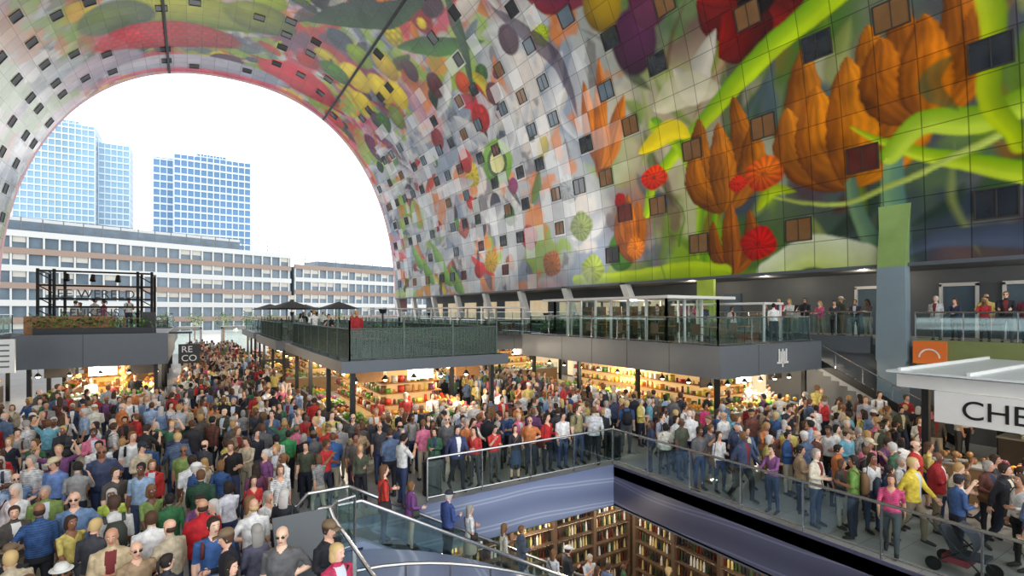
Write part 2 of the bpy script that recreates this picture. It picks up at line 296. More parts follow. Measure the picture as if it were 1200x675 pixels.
for k in range(len(sr)-1):
    xa,za=prof(sr[k]);xb,zb=prof(sr[k+1])
    def outp(x,z,o): 
        v=Vector((x-CX,0,max(z-8,0)*1.0)); v.normalize(); return (x+v.x*o,z+v.z*o)
    oa=outp(xa,za,1.6);ob=outp(xb,zb,1.6)
    y0,y1=YF,YF+.6
    mb.quad([(xa,y0,za),(oa[0],y0,oa[1]),(ob[0],y0,ob[1]),(xb,y0,zb)],0); mb.quad([(xa,y1,za),(xb,y1,zb),(ob[0],y1,ob[1]),(oa[0],y1,oa[1])],0)
    mb.quad([(xa,y0,za),(xb,y0,zb),(xb,y1,zb),(xa,y1,za)],0)
mb.obj('trim_arch_end',[mat('rim',(196,150,158),.5,var=.1)])
mb=MB()
for s0 in (45.0,27.0):
    x,z=prof(s0); x2,z2=prof(s0+.3); t=Vector((x2-x,0,z2-z)).normalized(); nrm=Vector((t.z,0,-t.x))
    if nrm.z>0: nrm=-nrm
    mb.obox(Vector((x,YN,z)),t*.22,nrm*.25,Vector((0,YF-YN,0)),0)
mb.obj('trim_ceiling_rails',[dark])
wb=MB()
def awin(yc,srow,gm=1,w=.64,h=.6):
    sc=srow; x,z=prof(sc); x2,z2=prof(sc+.05); t=Vector((x2-x,0,z2-z)).normalized(); nrm=Vector((-t.z,0,t.x))
    if (Vector((CX,0,12))-Vector((x,0,z))).dot(nrm)<0: nrm=-nrm
    c=Vector((x,yc,z)); u=Vector((0,1,0)); d=nrm*.07; f=.05
    wb.obox(c-u*w-t*h,u*2*w,t*f,d,0); wb.obox(c-u*w+t*(h-f),u*2*w,t*f,d,0)
    wb.obox(c-u*w-t*(h-f),u*f,t*2*(h-f),d,0); wb.obox(c+u*(w-f)-t*(h-f),u*f,t*2*(h-f),d,0)
    wb.obox(c-u*(w-f)-t*(h-f),u*2*(w-f),t*2*(h-f),nrm*.03,gm)
    if gm!=5 and srow<16: wb.obox(c-u*.02-t*(h-f),u*.04,t*2*(h-f),nrm*.05,0)
rw=random.Random(3)
near={0:[6.8,14.1,20,27.5,3],1:[11.1,22.8,25.7,3.5],2:[6.8,15.6,20,27.4,29.9],3:[12.7,9.5,23.5,28.5],4:[14.5,8.2,21.2,26],5:[6,11,19,24],6:[9,15,22,27]}
for k in range(0,29):
    srow=2.03+2.7*k
    if srow>SMAX-1: break
    for yc in near.get(k,[]): 
        yq=(math.floor(yc/1.45)+.5)*1.45; awin(yq,srow,rw.choice([1,1,1,4,4,2,3]),h=.56)
    p=.42 if k<7 else (.17 if k<20 else .42)
    j0=21 if k<7 else 4
    last=-9
    for j in range(j0,49):
        if j-last<2: continue
        if rw.random()<p: awin((j+.5)*1.45,srow,5 if k>=18 else rw.choice([1,1,1,3,3,2,4] if k<7 else [1,1,5]),w=.54,h=.5); last=j
wb.obj('window_1',[frame,dglass,rglass,bglass,wglass,matteglass])

# ------------------------------------------------------------------ floors, void, lower level
fm,nt,b=new_mat('floor_stone_tiles'); tc=nt.nodes.new('ShaderNodeTexCoord'); bk=nt.nodes.new('ShaderNodeTexBrick'); bk.offset=.5
bk.inputs['Color1'].default_value=(*lin((160,160,162)),1); bk.inputs['Color2'].default_value=(*lin((176,176,176)),1); bk.inputs['Mortar'].default_value=(*lin((120,120,122)),1)
bk.inputs['Scale'].default_value=1; bk.inputs['Brick Width'].default_value=1.2; bk.inputs['Row Height'].default_value=.6; bk.inputs['Mortar Size'].default_value=.008
nt.links.new(tc.outputs['Object'],bk.inputs['Vector']); nt.links.new(bk.outputs['Color'],b.inputs['Base Color']); b.inputs['Roughness'].default_value=.3
VX0,VX1,VY0,VY1=2.35,11.6,-4.5,12.4
mb=MB()
mb.box(-20,YN,-.3,VX0,VY1,0); mb.box(VX1,YN,-.3,31,VY1,0); mb.box(-20,VY1,-.3,31,YF+2,0); mb.box(VX0,YN,-.3,VX1,VY0,0)
mb.obj('floor',[fm])
fa,nt,b=new_mat('void_fascia_print'); tc=nt.nodes.new('ShaderNodeTexCoord'); w=nt.nodes.new('ShaderNodeTexWave'); w.wave_type='BANDS'; w.bands_direction='Z'; w.inputs['Scale'].default_value=.42; w.inputs['Distortion'].default_value=6; w.inputs['Detail'].default_value=1; w.inputs['Detail Scale'].default_value=.35
nt.links.new(tc.outputs['Object'],w.inputs['Vector']); rp=nt.nodes.new('ShaderNodeValToRGB'); nt.links.new(w.outputs['Fac'],rp.inputs[0])
e=rp.color_ramp.elements; e[0].position=.0; e[0].color=(*lin((116,128,160)),1); e[1].position=1; e[1].color=(*lin((132,144,174)),1)
for p,c in ((.90,(132,144,174)),(.95,(176,186,210))): q=e.new(p); q.color=(*lin(c),1)
nt.links.new(rp.outputs[0],b.inputs['Base Color']); b.inputs['Roughness'].default_value=.35
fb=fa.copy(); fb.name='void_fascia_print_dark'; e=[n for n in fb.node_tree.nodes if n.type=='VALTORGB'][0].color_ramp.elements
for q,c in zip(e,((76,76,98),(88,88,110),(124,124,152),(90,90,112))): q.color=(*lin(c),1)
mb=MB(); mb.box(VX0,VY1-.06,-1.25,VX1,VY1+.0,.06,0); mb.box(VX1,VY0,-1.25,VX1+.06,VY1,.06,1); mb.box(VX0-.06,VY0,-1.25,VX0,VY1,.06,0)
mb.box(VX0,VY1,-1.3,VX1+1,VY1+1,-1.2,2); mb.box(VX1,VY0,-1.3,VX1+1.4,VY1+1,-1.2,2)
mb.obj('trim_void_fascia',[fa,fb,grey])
mb=MB(); mb.box(0,-6,-4.8,16,15,-4.5); mb.obj('floor_lower',[mat('lower_floor',(130,124,118),.35)])
mb=MB(); mb.box(VX0,13.8,-4.5,14,14,-1.2,0); mb.box(13.6,-5,-4.5,13.8,13.8,-1.2,0); mb.box(VX0-.3,-5,-4.5,VX0-.1,12.4,-1.25,0); mb.obj('wall_lower_shop',[mat('shop_wall',(70,62,56),.6)])
dwood=mat('dark_shelf_wood',(96,76,60),.5,var=.3,scale=6)
def shelf(name,x0,y0,dx,dy,length,z0,z1,sign):
    par=empty(name); mb=MB(); bt=MB()
    ax=Vector((dx,dy,0)); nn=Vector((dy,-dx,0))*sign
    o=Vector((x0,y0,z0))
    mb.obox(o+nn*-.0,ax*length,nn*.03,Vector((0,0,z1-z0)),0)
    nb=int(length/1.6)
    for i in range(nb+1): mb.obox(o+ax*(i*length/nb)-ax*.06,ax*.12,nn*.38,Vector((0,0,z1-z0)),0)
    for k in range(7):
        zz=k*(z1-z0-.04)/6; mb.obox(o+Vector((0,0,zz)),ax*length,nn*.36,Vector((0,0,.04)),0)
        if k<6:
            mb.obox(o+Vector((0,0,zz+(z1-z0)/6-.03))+nn*.3,ax*length,nn*.02,Vector((0,0,.02)),1)
            j=.1
            while j<length-.1:
                if rw.random()<.85:
                    p=o+ax*j+nn*.2+Vector((0,0,zz+.04)); mm=rw.randint(0,4); bt.cyl(p,p+Vector((0,0,.2)),.04,.04,6,mm); bt.cyl(p+Vector((0,0,.2)),p+Vector((0,0,.31)),.035,.014,6,mm)
                j+=.12
    mb.obj('shelf_frame',[dwood,mat('shelf_led',(255,236,200),.5,var=0,emit=4,ecol=(255,228,184))],par)
    bt.obj('bottles',[mat('btl1',(50,70,44),.2),mat('btl2',(90,40,30),.2),mat('btl3',(200,180,120),.3),mat('btl4',(220,216,206),.3),mat('btl5',(40,40,44),.2)],par)
shelf('wine_shelf',5.0,13.75,1,0,8.4,-4.5,-1.5,1); shelf('wine_shelf',13.55,1.0,0,1,12,-4.5,-1.5,-1)
def plight(name,loc,e,col=(1,.86,.66),r=.15):
    l=bpy.data.lights.new(name,'POINT'); l.energy=e; l.color=col; l.shadow_soft_size=r; o=bpy.data.objects.new(name,l); o.location=loc; COL.objects.link(o); return o
for x,y in ((6,12.9),(9,12.9),(12.2,12.6),(12.6,8)): plight('downlight',(x,y,-1.5),80)
def balustrade(name,pts,h=1.12,posts=1.5,mid=True):
    par=empty(name); g=MB();s=MB()
    for a,b_ in zip(pts[:-1],pts[1:]):
        a=Vector(a);b_=Vector(b_);d=b_-a; l=d.length;u=d/l; up=Vector((0,0,1)); nrm=u.cross(up).normalized()
        s.cyl(a+up*h,b_+up*h,.035,.035,8,0); s.cyl(a+up*.1,b_+up*.1,.018,.018,6,0)
        n=max(1,round(l/posts))
        for i in range(n+1): p=a+u*(l*i/n); s.obox(p-u*.015-nrm*.03,u*.03,nrm*.06,up*h,0)
        g.obox(a+up*.14-nrm*.006,d,nrm*.012,up*(h-.22),0)
    s.obj('rail',[steel],par); g.obj('glass_panels',[glass],par)
balustrade('glass_balustrade',[(5.2,VY1+.1,.06),(VX1+.1,VY1+.1,.06),(VX1+.1,VY0,.06)])
balustrade('glass_balustrade',[(VX0-.1,VY0,.02),(VX0-.1,9.9,.02),(VX0-.05,10.4,.02),(VX0+.15,10.75,.02),(VX0+.55,10.88,.02)],posts=1.4)
clad=mat('escalator_cladding',(138,152,178),.3,.1,var=.05)
def escalator(name,y0,y1,x0,x1,z1):
    par=empty(name); mb=MB(); n=int((x1-x0)/.4)
    for i in range(n):
        xa=x0+i*.4; zz=z1*(i)/n-.05
        mb.box(xa,y0+.25,zz-.35,xa+.42,y1-.25,zz,0); mb.box(xa,y0+.28,zz-.01,xa+.03,y1-.28,zz+.004,3)
    L_=Vector((x1-x0,0,z1))
    for yy in (y0,y1-.25):
        mb.obox((x0,yy,-.75),L_,(0,.25,0),(0,0,.85),1); mb.box(x0-1.0,yy,-.02,x0,yy+.25,.1,1)
        mb.obox((x0,yy+.12,.1),L_,(0,.01,0),(0,0,.82),2); mb.box(x0-.9,yy+.12,.1,x0,yy+.13,.92,2)
        P=[Vector((x0-.9,yy+.12,.15)),Vector((x0-1.12,yy+.12,.4)),Vector((x0-1.12,yy+.12,.7)),Vector((x0-.9,yy+.12,.93)),Vector((x0,yy+.12,.93)),Vector((x1,yy+.12,z1+.93))]
        for a,b_ in zip(P[:-1],P[1:]): mb.cyl(a,b_,.045,.045,8,4)
    mb.obox((x0,y0+.05,-1.1),L_,(0,y1-y0-.1,0),(0,0,.35),1)
    mb.obj('escalator_body',[grey,clad,glass,mat('yellow_edge',(220,190,60),.5),steel],par)
escalator('escalator',10.98,12.3,VX0+.75,11.0,-4.5)
# sloping curved shell beside the escalator
mb=MB(); N_=24
for i in range(N_):
    def row(t):
        x=VX0+8.2*t; z=.02-4.0*(t**1.6); return x,z
    (xa,za),(xb,zb)=row(i/N_),row((i+1)/N_)
    for j in range(8):
        ya=10.95-2.3*j/8; yb=10.95-2.3*(j+1)/8; za1=-.35*(j/8)**2; zb1=-.35*((j+1)/8)**2
        mb.quad([(xa,ya,za+za1),(xb,ya,zb+za1),(xb,yb,zb+zb1),(xa,yb,za+zb1)],0)
    yb=8.65; mb.quad([(xa,yb,za-.35),(xb,yb,zb-.35),(xb,yb,zb-1.2),(xa,yb,za-1.2)],1)
mb.obj('escalator_side_shell',[fa,clad],None,True)
mb=MB(); P=[(VX0+8.2*t,8.7,.65-4.0*(t**1.6)) for t in np.linspace(0,1,20)]
for a,b_ in zip(P[:-1],P[1:]): mb.cyl(a,b_,.035,.035,8,0)
for a in P[::2]: mb.cyl((a[0],a[1],a[2]-1.0),a,.02,.02,6,0)
mb.obj('escalator_handrail',[steel])
def wallmesh(name,boxes,mats):
    mb=MB()
    for bx in boxes: mb.box(*bx)
    mb.obj(name,mats)
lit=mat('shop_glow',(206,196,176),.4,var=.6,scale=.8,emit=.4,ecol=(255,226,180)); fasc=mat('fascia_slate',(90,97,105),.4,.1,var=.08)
bx=[(25.2,YN,0,25.5,7.2,3.0,0),(25.2,14.9,0,25.5,YF,3.0,0),(25.2,7.2,0,25.5,14.9,3.6,0)]
y=15.5
bx2=[]
while y<70:
    bx2.append((25.1,y,0.1,25.2,y+3.2,2.6,1)); y+=4.4
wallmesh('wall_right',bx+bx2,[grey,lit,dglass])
wallmesh('wall_gallery',[(29.8,YN,3.85,30,YF,7.0,0)]+[(29.7,yy,4.0,29.8,yy+1.2,6.2,2) for yy in (2,6.2,8.4,12,20)]+[(29.7,yy,4.2,29.8,yy+3,6.2,1) for yy in np.arange(26,68,5.0)],[grey,lit,bglass])
wallmesh('floor_gallery',[(25.2,YN,3.6,30,YF,3.85,0)],[lgrey])
wallmesh('ceiling_gallery',[(25.25,YN,7.0,30,YF,7.2,0)],[mat('gallery_soffit',(90,92,94),.6)])
wallmesh('trim_gallery_edge',[(24.9,YN,2.85,25.2,8.9,3.9,1),(24.95,10.6,3.2,25.2,YF,3.95,0),(25.0,YN,6.9,25.25,YF,7.05,0)],[fasc,mat('olive_band',(122,134,84),.5)])
balustrade('gallery_balustrade',[(25.05,YN+.2,3.88),(25.05,9.0,3.88)]); balustrade('gallery_balustrade',[(25.05,10.6,3.9),(25.05,25,3.9)]); balustrade('gallery_balustrade',[(25.05,25,3.9),(25.05,70,3.9)],posts=3)
wallmesh('wall_left',[(-17.2,YN,0,-16.8,YF,3.2,0),(-16.9,YN,4.4,-16.8,YF,7.1,2)],[grey,lit,dglass])
for yy in (1,5,12,17,22): plight('gallery_downlight',(27.5,yy,6.7),60)
mb=MB()
P=[(0,.5),(2.9,.5),(3.0,.56),(6.9,.5),(7.6,.5),(8.6,.52),(9.6,.6)]
for (za,ra),(zb,rb) in zip(P[:-1],P[1:]):
    xo=lambda z: 24.72+max(0,(z-7)*.14)
    k=0 if zb<7.5 else 1
    mb.quad([(xo(za),9.75-ra,za),(xo(zb),9.75-rb,zb),(xo(zb),9.75+rb,zb),(xo(za),9.75+ra,za)],k)
    mb.quad([(xo(za),9.75-ra,za),(25.2,9.75-ra,za),(25.2,9.75-rb,zb),(xo(zb),9.75-rb,zb)],k); mb.quad([(xo(za),9.75+ra,za),(xo(zb),9.75+rb,zb),(25.2,9.75+rb,zb),(25.2,9.75+ra,za)],k)
mb.obj('column',[mat('column_teal',(124,142,152),.4,var=.15,scale=.8),mat('column_print',(140,168,100),.3,var=.4,scale=.9)])
mb=MB()
for yy in np.arange(24,71,6.6):
    mb.obox((25.0,yy,3.9),(.5,0,0),(0,.55,0),(0,1.5,3.1),0); mb.obox((25.0,yy,0),(.3,0,0),(0,.5,0),(0,0,3.2),0)
mb.obj('gallery_pillar',[white])
mb=MB(); mb.box(24.7,18.3,0,24.9,19.4,6.85,0); mb.obj('pier_lime',[mat('lime_print',(176,200,70),.4,var=.3,scale=1)])
mb=MB()
for yy in (2,6.2,8.4,12): mb.box(29.55,yy-.1,3.85,29.7,yy,6.3,0); mb.box(29.55,yy+1.2,3.85,29.7,yy+1.3,6.3,0); mb.box(29.55,yy-.1,6.2,29.7,yy+1.3,6.35,0)
mb.obj('door_1',[white])
par=empty('staircase'); mb=MB(); n=22
for i in range(n): mb.box(23.85,7.3+i*.336,i*.175-.1,24.6,7.3+(i+1)*.336,(i+1)*.175,0)
mb.obox((23.82,7.2,0),(0,.0,.35),(.05,0,0),(0,7.5,3.85),1)
mb.cyl((23.84,7.2,1.0),(23.84,14.7,4.9),.03,.03,8,2)
for i in range(8): yy=7.2+i*1.07; mb.cyl((23.84,yy,(yy-7.2)*.513+.1),(23.84,yy,(yy-7.2)*.513+1.0),.015,.015,6,2)
mb.obj('stair_flight',[lgrey,dark,steel],par)

# ------------------------------------------------------------------ stalls
GOODS=[mat('goods_%d'%i,c,.5,var=.25,scale=8) for i,c in enumerate([(212,64,44),(236,160,60),(244,218,96),(120,170,60),(72,120,50),(130,70,90),(236,228,210),(200,146,90),(222,190,146),(150,110,70)])]
warmwall=mat('stall_interior_glow',(218,178,120),.6,var=.35,scale=1.2,emit=.4,ecol=(255,208,140)); orangewall=mat('bakery_interior_glow',(226,150,76),.6,var=.35,scale=1.5,emit=1.0,ecol=(255,176,90))  # core walls emit a little, imitating lamp-lit stall interiors
ctr=mat('counter_front',(84,78,74),.4,var=.3,scale=1.5); ctr2=mat('counter_wood',(160,126,88),.5,var=.2,scale=4)
soff=mat('stall_soffit',(150,146,138),.6,var=.1); meshp=glass_mat('terrace_mesh_panel',(130,144,138),.22,.5,(.62,.68,.66))
def stall(x0,x1,y0,y1,zb,zt,terrace='bars',fmat=None,inset=.5,seed=0,lights=2,lightE=90,inner=None):
    R=random.Random(seed); par=empty('market_stall'); mb=MB(); gd=MB(); fm_=fmat or fasc
    t=.12
    mb.box(x0,y0,zb,x1,y0+t,zt,0); mb.box(x0,y1-t,zb,x1,y1,zt,0); mb.box(x0,y0+t,zb,x0+t,y1-t,zt,0); mb.box(x1-t,y0+t,zb,x1,y1-t,zt,0)
    mb.box(x0+t,y0+t,zt-.25,x1-t,y1-t,zt-.08,3); mb.box(x0+t,y0+t,zb+.1,x1-t,y1-t,zb+.18,1)
    if zt-zb>.6:
        for i in range(1,int((x1-x0)/2.4)): mb.box(x0+i*2.4-.01,y0-.006,zb,x0+i*2.4+.01,y0,zt,2)
        for i in range(1,int((y1-y0)/2.4)): mb.box(x0-.006,y0+i*2.4-.01,zb,x0,y0+i*2.4+.01,zt,2)
    for px in (x0+inset,x1-inset):
        k=max(2,int((y1-y0)/4)); 
        for i in range(k+1):
            py=y0+inset+(y1-y0-2*inset)*i/k; mb.box(px-.08,py-.08,0,px+.08,py+.08,zb+.1,2)
    cx0,cx1,cy0,cy1=x0+2.3,x1-2.3,y0+2.3,y1-2.3
    mb.box(cx0,cy0,0,cx1,cy1,zb+.1,4)
    for zz in (.9,1.35,1.8,2.2):
        mb.box(cx0-.3,cy0-.3,zz,cx1+.3,cy0,zz+.04,5); mb.box(cx0-.3,cy0,zz,cx0,cy1,zz+.04,5); mb.box(cx1,cy0,zz,cx1+.3,cy1,zz+.04,5)
        def put_(xa,ya):
            m_=R.choice([7,8,9,1,7,2]) if inner else R.randint(0,9); k=R.random(); hh=R.uniform(.12,.3)
            if k<.5: gd.box(xa-.1,ya-.1,zz+.04,xa+.1,ya+.1,zz+.04+hh,m_)
            else: gd.cyl((xa,ya,zz+.04),(xa,ya,zz+.04+hh),.07,.05,6,m_)
        xx=cx0
        while xx<cx1: put_(xx,cy0-.15); xx+=.26
        yy=cy0
        while yy<cy1: put_(cx0-.15,yy); put_(cx1+.15,yy); yy+=.3
    a=inset+.15
    segs=[((x0+a,y0+a),(x1-a,y0+a+.7)),((x0+a,y0+a+.7),(x0+a+.7,y1-a)),((x1-a-.7,y0+a+.7),(x1-a,y1-a))]
    for si,(p,q) in enumerate(segs):
        mm=6 if R.random()<.5 else 7
        mb.box(p[0],p[1],0,q[0],q[1],.92,mm); mb.box(p[0]-.04,p[1]-.04,.92,q[0]+.04,q[1]+.04,.97,8)
        lx=q[0]-p[0];ly=q[1]-p[1]
        n=int(lx*ly*26)
        hue=R.sample(range(10),4)
        for i in range(n):
            u=R.random();v=R.random(); xa=p[0]+.06+u*(lx-.12);ya=p[1]+.06+v*(ly-.12)
            m_=hue[int((u*lx+v*ly)/.8)%4]
            gd.sph((xa,ya,1.0+R.uniform(.02,.2)),R.uniform(.06,.1),m_,6,4)
        if si==0: mb.box(p[0],p[1]-.02,.97,q[0],p[1],1.35,9)
    xx=x0+.7
    pts=[]
    while xx<x1-.4: pts.append((xx,y0+.95)); xx+=1.1
    yy=y0+2.2
    while yy<y1-.4: pts.append((x0+.95,yy)); pts.append((x1-.95,yy)); yy+=1.4
    for (xa,ya) in pts:
        mb.cyl((xa,ya,zb+.1),(xa,ya,zb-.25),.01,.01,4,2); mb.cyl((xa,ya,zb-.4),(xa,ya,zb-.25),.14,.04,10,2,False); mb.sph((xa,ya,zb-.4),.08,10,8,6)
    for i in range(3):
        xa=x0+.8+i*(x1-x0-2.4)/2; mb.box(xa,y0+1.5,zb-.55,xa+1.1,y0+1.54,zb-.1,R.choice([6,8,11]))
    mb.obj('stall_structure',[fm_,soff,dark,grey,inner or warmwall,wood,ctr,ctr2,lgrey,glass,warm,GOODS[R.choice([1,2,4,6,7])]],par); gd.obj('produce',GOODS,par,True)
    for i in range(lights):
        f=(i+.5)/lights
        l=plight('stall_lamp',(x0+1.2 if i%2 else x1-1.2,y0+(y1-y0)*f,zb-.35),lightE*2.2); l.parent=par
    l=plight('stall_lamp',((x0+x1)/2,y0+1.4,zb-.3),lightE*2); l.parent=par
    tr=MB()
    if terrace in('bars','glass'):
        i=.35; c=[(x0+i,y0+i),(x1-i,y0+i),(x1-i,y1-i),(x0+i,y1-i)]
        hh=1.15
        for a_,b_ in zip(c,c[1:]+c[:1]):
            A_=Vector((*a_,zt-.08));B_=Vector((*b_,zt-.08)); d=B_-A_; l_=d.length; u=d/l_; up=Vector((0,0,1)); nr=u.cross(up)
            tr.cyl(A_+up*hh,B_+up*hh,.03,.03,6,0); tr.cyl(A_+up*.12,B_+up*.12,.02,.02,6,0)
            if terrace=='bars':
                tr.obox(A_+up*.12,d,nr*.01,up*(hh-.14),2)
                k=int(l_/.14)
                for j in range(k+1): p=A_+u*(l_*j/k); tr.obox(p-u*.008-nr*.008,u*.016,nr*.016,up*hh,0)
                k=int(l_/1.5)
                for j in range(k+1): p=A_+u*(l_*j/k); tr.obox(p-u*.03-nr*.03,u*.06,nr*.06,up*(hh+.3),0)
            else:
                tr.obox(A_+up*.15,d,nr*.015,up*(hh-.2),1)
                k=int(l_/1.6)
                for j in range(k+1): p=A_+u*(l_*j/k); tr.obox(p-u*.02-nr*.02,u*.04,nr*.04,up*hh,0)
        tr.obj('terrace_railing',[mat('rail_green_grey',(84,98,94),.5,.2) if terrace=='bars' else steel,glass,meshp],par)
        tb=MB(); xx=x0+1.5
        while xx<x1-1:
            yy=y0+1.6
            while yy<y1-1:
                z=zt-.08
                if R.random()<.75:
                    tb.cyl((xx,yy,z),(xx,yy,z+.72),.03,.03,6,0); tb.cyl((xx,yy,z+.72),(xx,yy,z+.75),.38,.38,12,1); tb.cyl((xx,yy,z),(xx,yy,z+.02),.22,.22,10,0)
                    for sx in (-.65,.65):
                        cxx=xx+sx; tb.box(cxx-.2,yy-.2,z+.43,cxx+.2,yy+.2,z+.46,2); bxx=cxx+.18*(1 if sx>0 else -1); tb.box(bxx-.02,yy-.2,z+.46,bxx+.02,yy+.2,z+.88,2)
                        for ex in (-.18,.18):
                            for ey in (-.18,.18): tb.cyl((cxx+ex,yy+ey,z),(cxx+ex,yy+ey,z+.43),.012,.012,4,0)
                yy+=2.2
            xx+=2.4
        tb.obj('terrace_tables',[dark,wood,mat('chair_brown',(120,96,76),.5)],par)
    return par
stall(4.2,10.7,17.4,29.5,2.95,3.35,'bars',seed=1,lightE=110,lights=3)
stall(4.2,10.7,33,44,2.75,3.3,'bars',seed=2); stall(4.4,10.7,48,60,2.75,3.3,'glass',seed=3)
stall(16.6,23.7,12.0,25.4,2.5,3.73,'glass',seed=4,fmat=mat('fascia_anthracite',(104,111,118),.35,.15,var=.06),lights=3,lightE=110)
stall(16.2,23.4,29.5,42,2.5,3.4,'glass',seed=5); stall(16.2,23.4,46,60,2.5,3.4,'glass',seed=6,lights=1)
stall(-6.6,-1.0,30,42,2.5,4.0,None,seed=7,lightE=150,inner=orangewall); stall(-6.6,-1.2,46,60,2.5,3.6,'glass',seed=8,lights=1)
stall(-14.5,-8.3,26.5,40,2.5,3.8,'glass',seed=9,lights=1)
stall(16.6,23.6,-4,6.4,2.95,3.3,None,seed=10,fmat=white,lightE=80)
leafm=[mat('leaf_a',(70,110,50),.6,var=.3),mat('leaf_b',(110,150,60),.6,var=.3),mat('leaf_c',(44,80,40),.6,var=.3)]
def foliage(mb,c,r,n,R,mi=0,sz=.09,k=3):
    for i in range(n):
        d=Vector((R.gauss(0,1),R.gauss(0,1),R.gauss(0,1))).normalized()*r*R.random()**.4; p=Vector(c)+Vector((d.x,d.y,d.z))
        a=Vector((R.gauss(0,1),R.gauss(0,1),R.gauss(0,1))).normalized(); b_=a.cross(Vector((R.gauss(0,1),R.gauss(0,1),1))).normalized()
        mb.quad([p,p+a*sz+b_*sz*.4,p+a*sz*2,p+a*sz-b_*sz*.4],mi+R.randint(0,k-1))
R=random.Random(9)
def hedge(x0,y0,x1,y1,z,name='hedge_planter'):
    mb=MB(); l=math.hypot(x1-x0,y1-y0); k=int(l/.35)+1; ux,uy=(x1-x0)/l,(y1-y0)/l
    mb.obox((x0+uy*.2,y0-ux*.2,z),(x1-x0,y1-y0,0),(-uy*.4,ux*.4,0),(0,0,.35),3)
    for i in range(k): foliage(mb,(x0+ux*l*i/k,y0+uy*l*i/k,z+.6),.36,34,R)
    mb.obj(name,leafm+[dark])
hedge(4.9,28.6,10.2,28.6,3.27); hedge(17.5,24.6,23,24.6,3.67); hedge(5,43.4,10.2,43.4,3.25); hedge(17,30.2,17,41,3.35); hedge(-6,30.7,-1.6,30.7,3.92); hedge(-14,27.4,-9,27.4,3.75); hedge(5,33.6,10.2,33.6,3.25); hedge(10.0,19,10.0,28,3.27)
mb=MB(); fl_=[mat('bloom_y',(246,220,70),.6),mat('bloom_w',(244,240,230),.6),mat('bloom_p',(226,120,150),.6),mat('bloom_o',(240,150,60),.6)]
for i in range(7):
    y_=27.5+i*.9
    for k in range(3):
        mb.box(12.6+k*.45,y_,0,13.0+k*.45,y_+.8,.5+k*.5,7)
        foliage(mb,(12.8+k*.45,y_+.4,.75+k*.5),.36,34,R); foliage(mb,(12.8+k*.45,y_+.4,.95+k*.5),.34,30,R,3,.06,4)
    foliage(mb,(13.6,y_+.4,2.5),.4,50,R); foliage(mb,(13.6,y_+.4,2.6),.4,30,R,3,.06,4)
for y_ in (27.5,33.8): mb.cyl((13.9,y_,0),(13.9,y_,2.9),.05,.05,6,7); 
mb.box(13.3,27.4,2.85,13.95,33.9,2.92,7)
mb.obj('flower_stand',leafm+fl_+[wood])
plight('stall_lamp',(12.6,29,2.6),220); plight('stall_lamp',(12.4,33,2.6),220)
par=empty('glass_pavilion'); mb=MB(); z=3.66; xa,xb,ya,yb=17.8,21.4,15.6,23.8
for x in np.linspace(xa,xb,4):
    for y in (ya,yb): mb.box(x-.05,y-.05,z,x+.05,y+.05,z+1.95,0)
for y in np.linspace(ya,yb,8):
    for x in (xa,xb): mb.box(x-.05,y-.05,z,x+.05,y+.05,z+1.95,0)
mb.box(xa-.6,ya-.6,z+1.95,xb+.5,yb+.4,z+2.08,0); mb.box(xa,ya,z+1.0,xa+.04,yb,z+1.06,0); mb.box(xa,ya,z+.1,xa+.012,yb,z+1.9,1); mb.box(xa,ya,z+.1,xb,ya+.012,z+1.9,1)
mb.box(22.0,13.6,z+1.7,23.5,19,z+1.8,0)
for x,y in ((22.1,13.7),(23.4,13.7),(22.1,18.9),(23.4,18.9)): mb.box(x-.04,y-.04,z,x+.04,y+.04,z+1.7,0)
mb.obj('pavilion_frame',[white,glass],par)
plight('pavilion_lamp',(19.8,19.5,5.3),160).parent=par
mb=MB()
for i in range(6): 
    y=16.2+i*1.15; mb.box(19.0,y,3.66,19.05,y+.9,5.3,0)
    for k in range(3):
        mb.box(18.7,y,3.9+k*.45,19.2,y+.9,3.94+k*.45,0); foliage(mb,(18.9,y+.4,4.1+k*.45),.32,30,R,1)
mb.obj('plant_rack',[wood]+leafm)
mb=MB()
for y0 in (31,36,47,53):
    mb.box(16.8,y0,5.3,20.6,y0+4.2,5.4,0)
    for x in (17,20.4):
        for y in (y0+.2,y0+4): mb.box(x-.05,y-.05,3.3,x+.05,y+.05,5.3,0)
mb.obj('terrace_canopy',[white])
def umbrella(x,y,z,r=1.5):
    mb=MB(); mb.cyl((x,y,z),(x,y,z+2.3),.03,.03,6,0); n=8
    for i in range(n):
        a0=2*math.pi*i/n;a1=2*math.pi*(i+1)/n
        mb.quad([(x,y,z+2.55),(x+r*math.cos(a0),y+r*math.sin(a0),z+2.05),(x+r*math.cos(a1),y+r*math.sin(a1),z+2.05)],1); mb.quad([(x,y,z+2.5),(x+r*math.cos(a1),y+r*math.sin(a1),z+2.03),(x+r*math.cos(a0),y+r*math.sin(a0),z+2.03)],1)
    mb.cyl((x,y,z),(x,y,z+.08),.3,.3,10,0); mb.obj('parasol',[dark,mat('parasol_cloth',(70,72,78),.8)])
for x,y,z in ((5.6,36.5,3.22),(9,38,3.22),(6,41.5,3.22),(9.2,52,3.22),(6,51,3.22),(9.6,41.5,3.22)): umbrella(x,y,z)
par=empty('rooftop_sign_frame'); mb=MB(); z=3.92
for x in (-6.3,-5.7,-2.4,-1.8):
    for y in (33,35.5): mb.cyl((x,y,z),(x,y,z+3.2),.07,.07,6,0)
for zz in (1.35,1.75,2.4,3.1): mb.cyl((-6.3,33,z+zz),(-1.8,33,z+zz),.05,.05,6,0)
for zz in (.6,1.2,1.8,2.4,3.0): mb.cyl((-6.3,33,z+zz),(-5.7,33,z+zz-.4),.03,.03,6,0); mb.cyl((-2.4,33,z+zz),(-1.8,33,z+zz-.4),.03,.03,6,0)
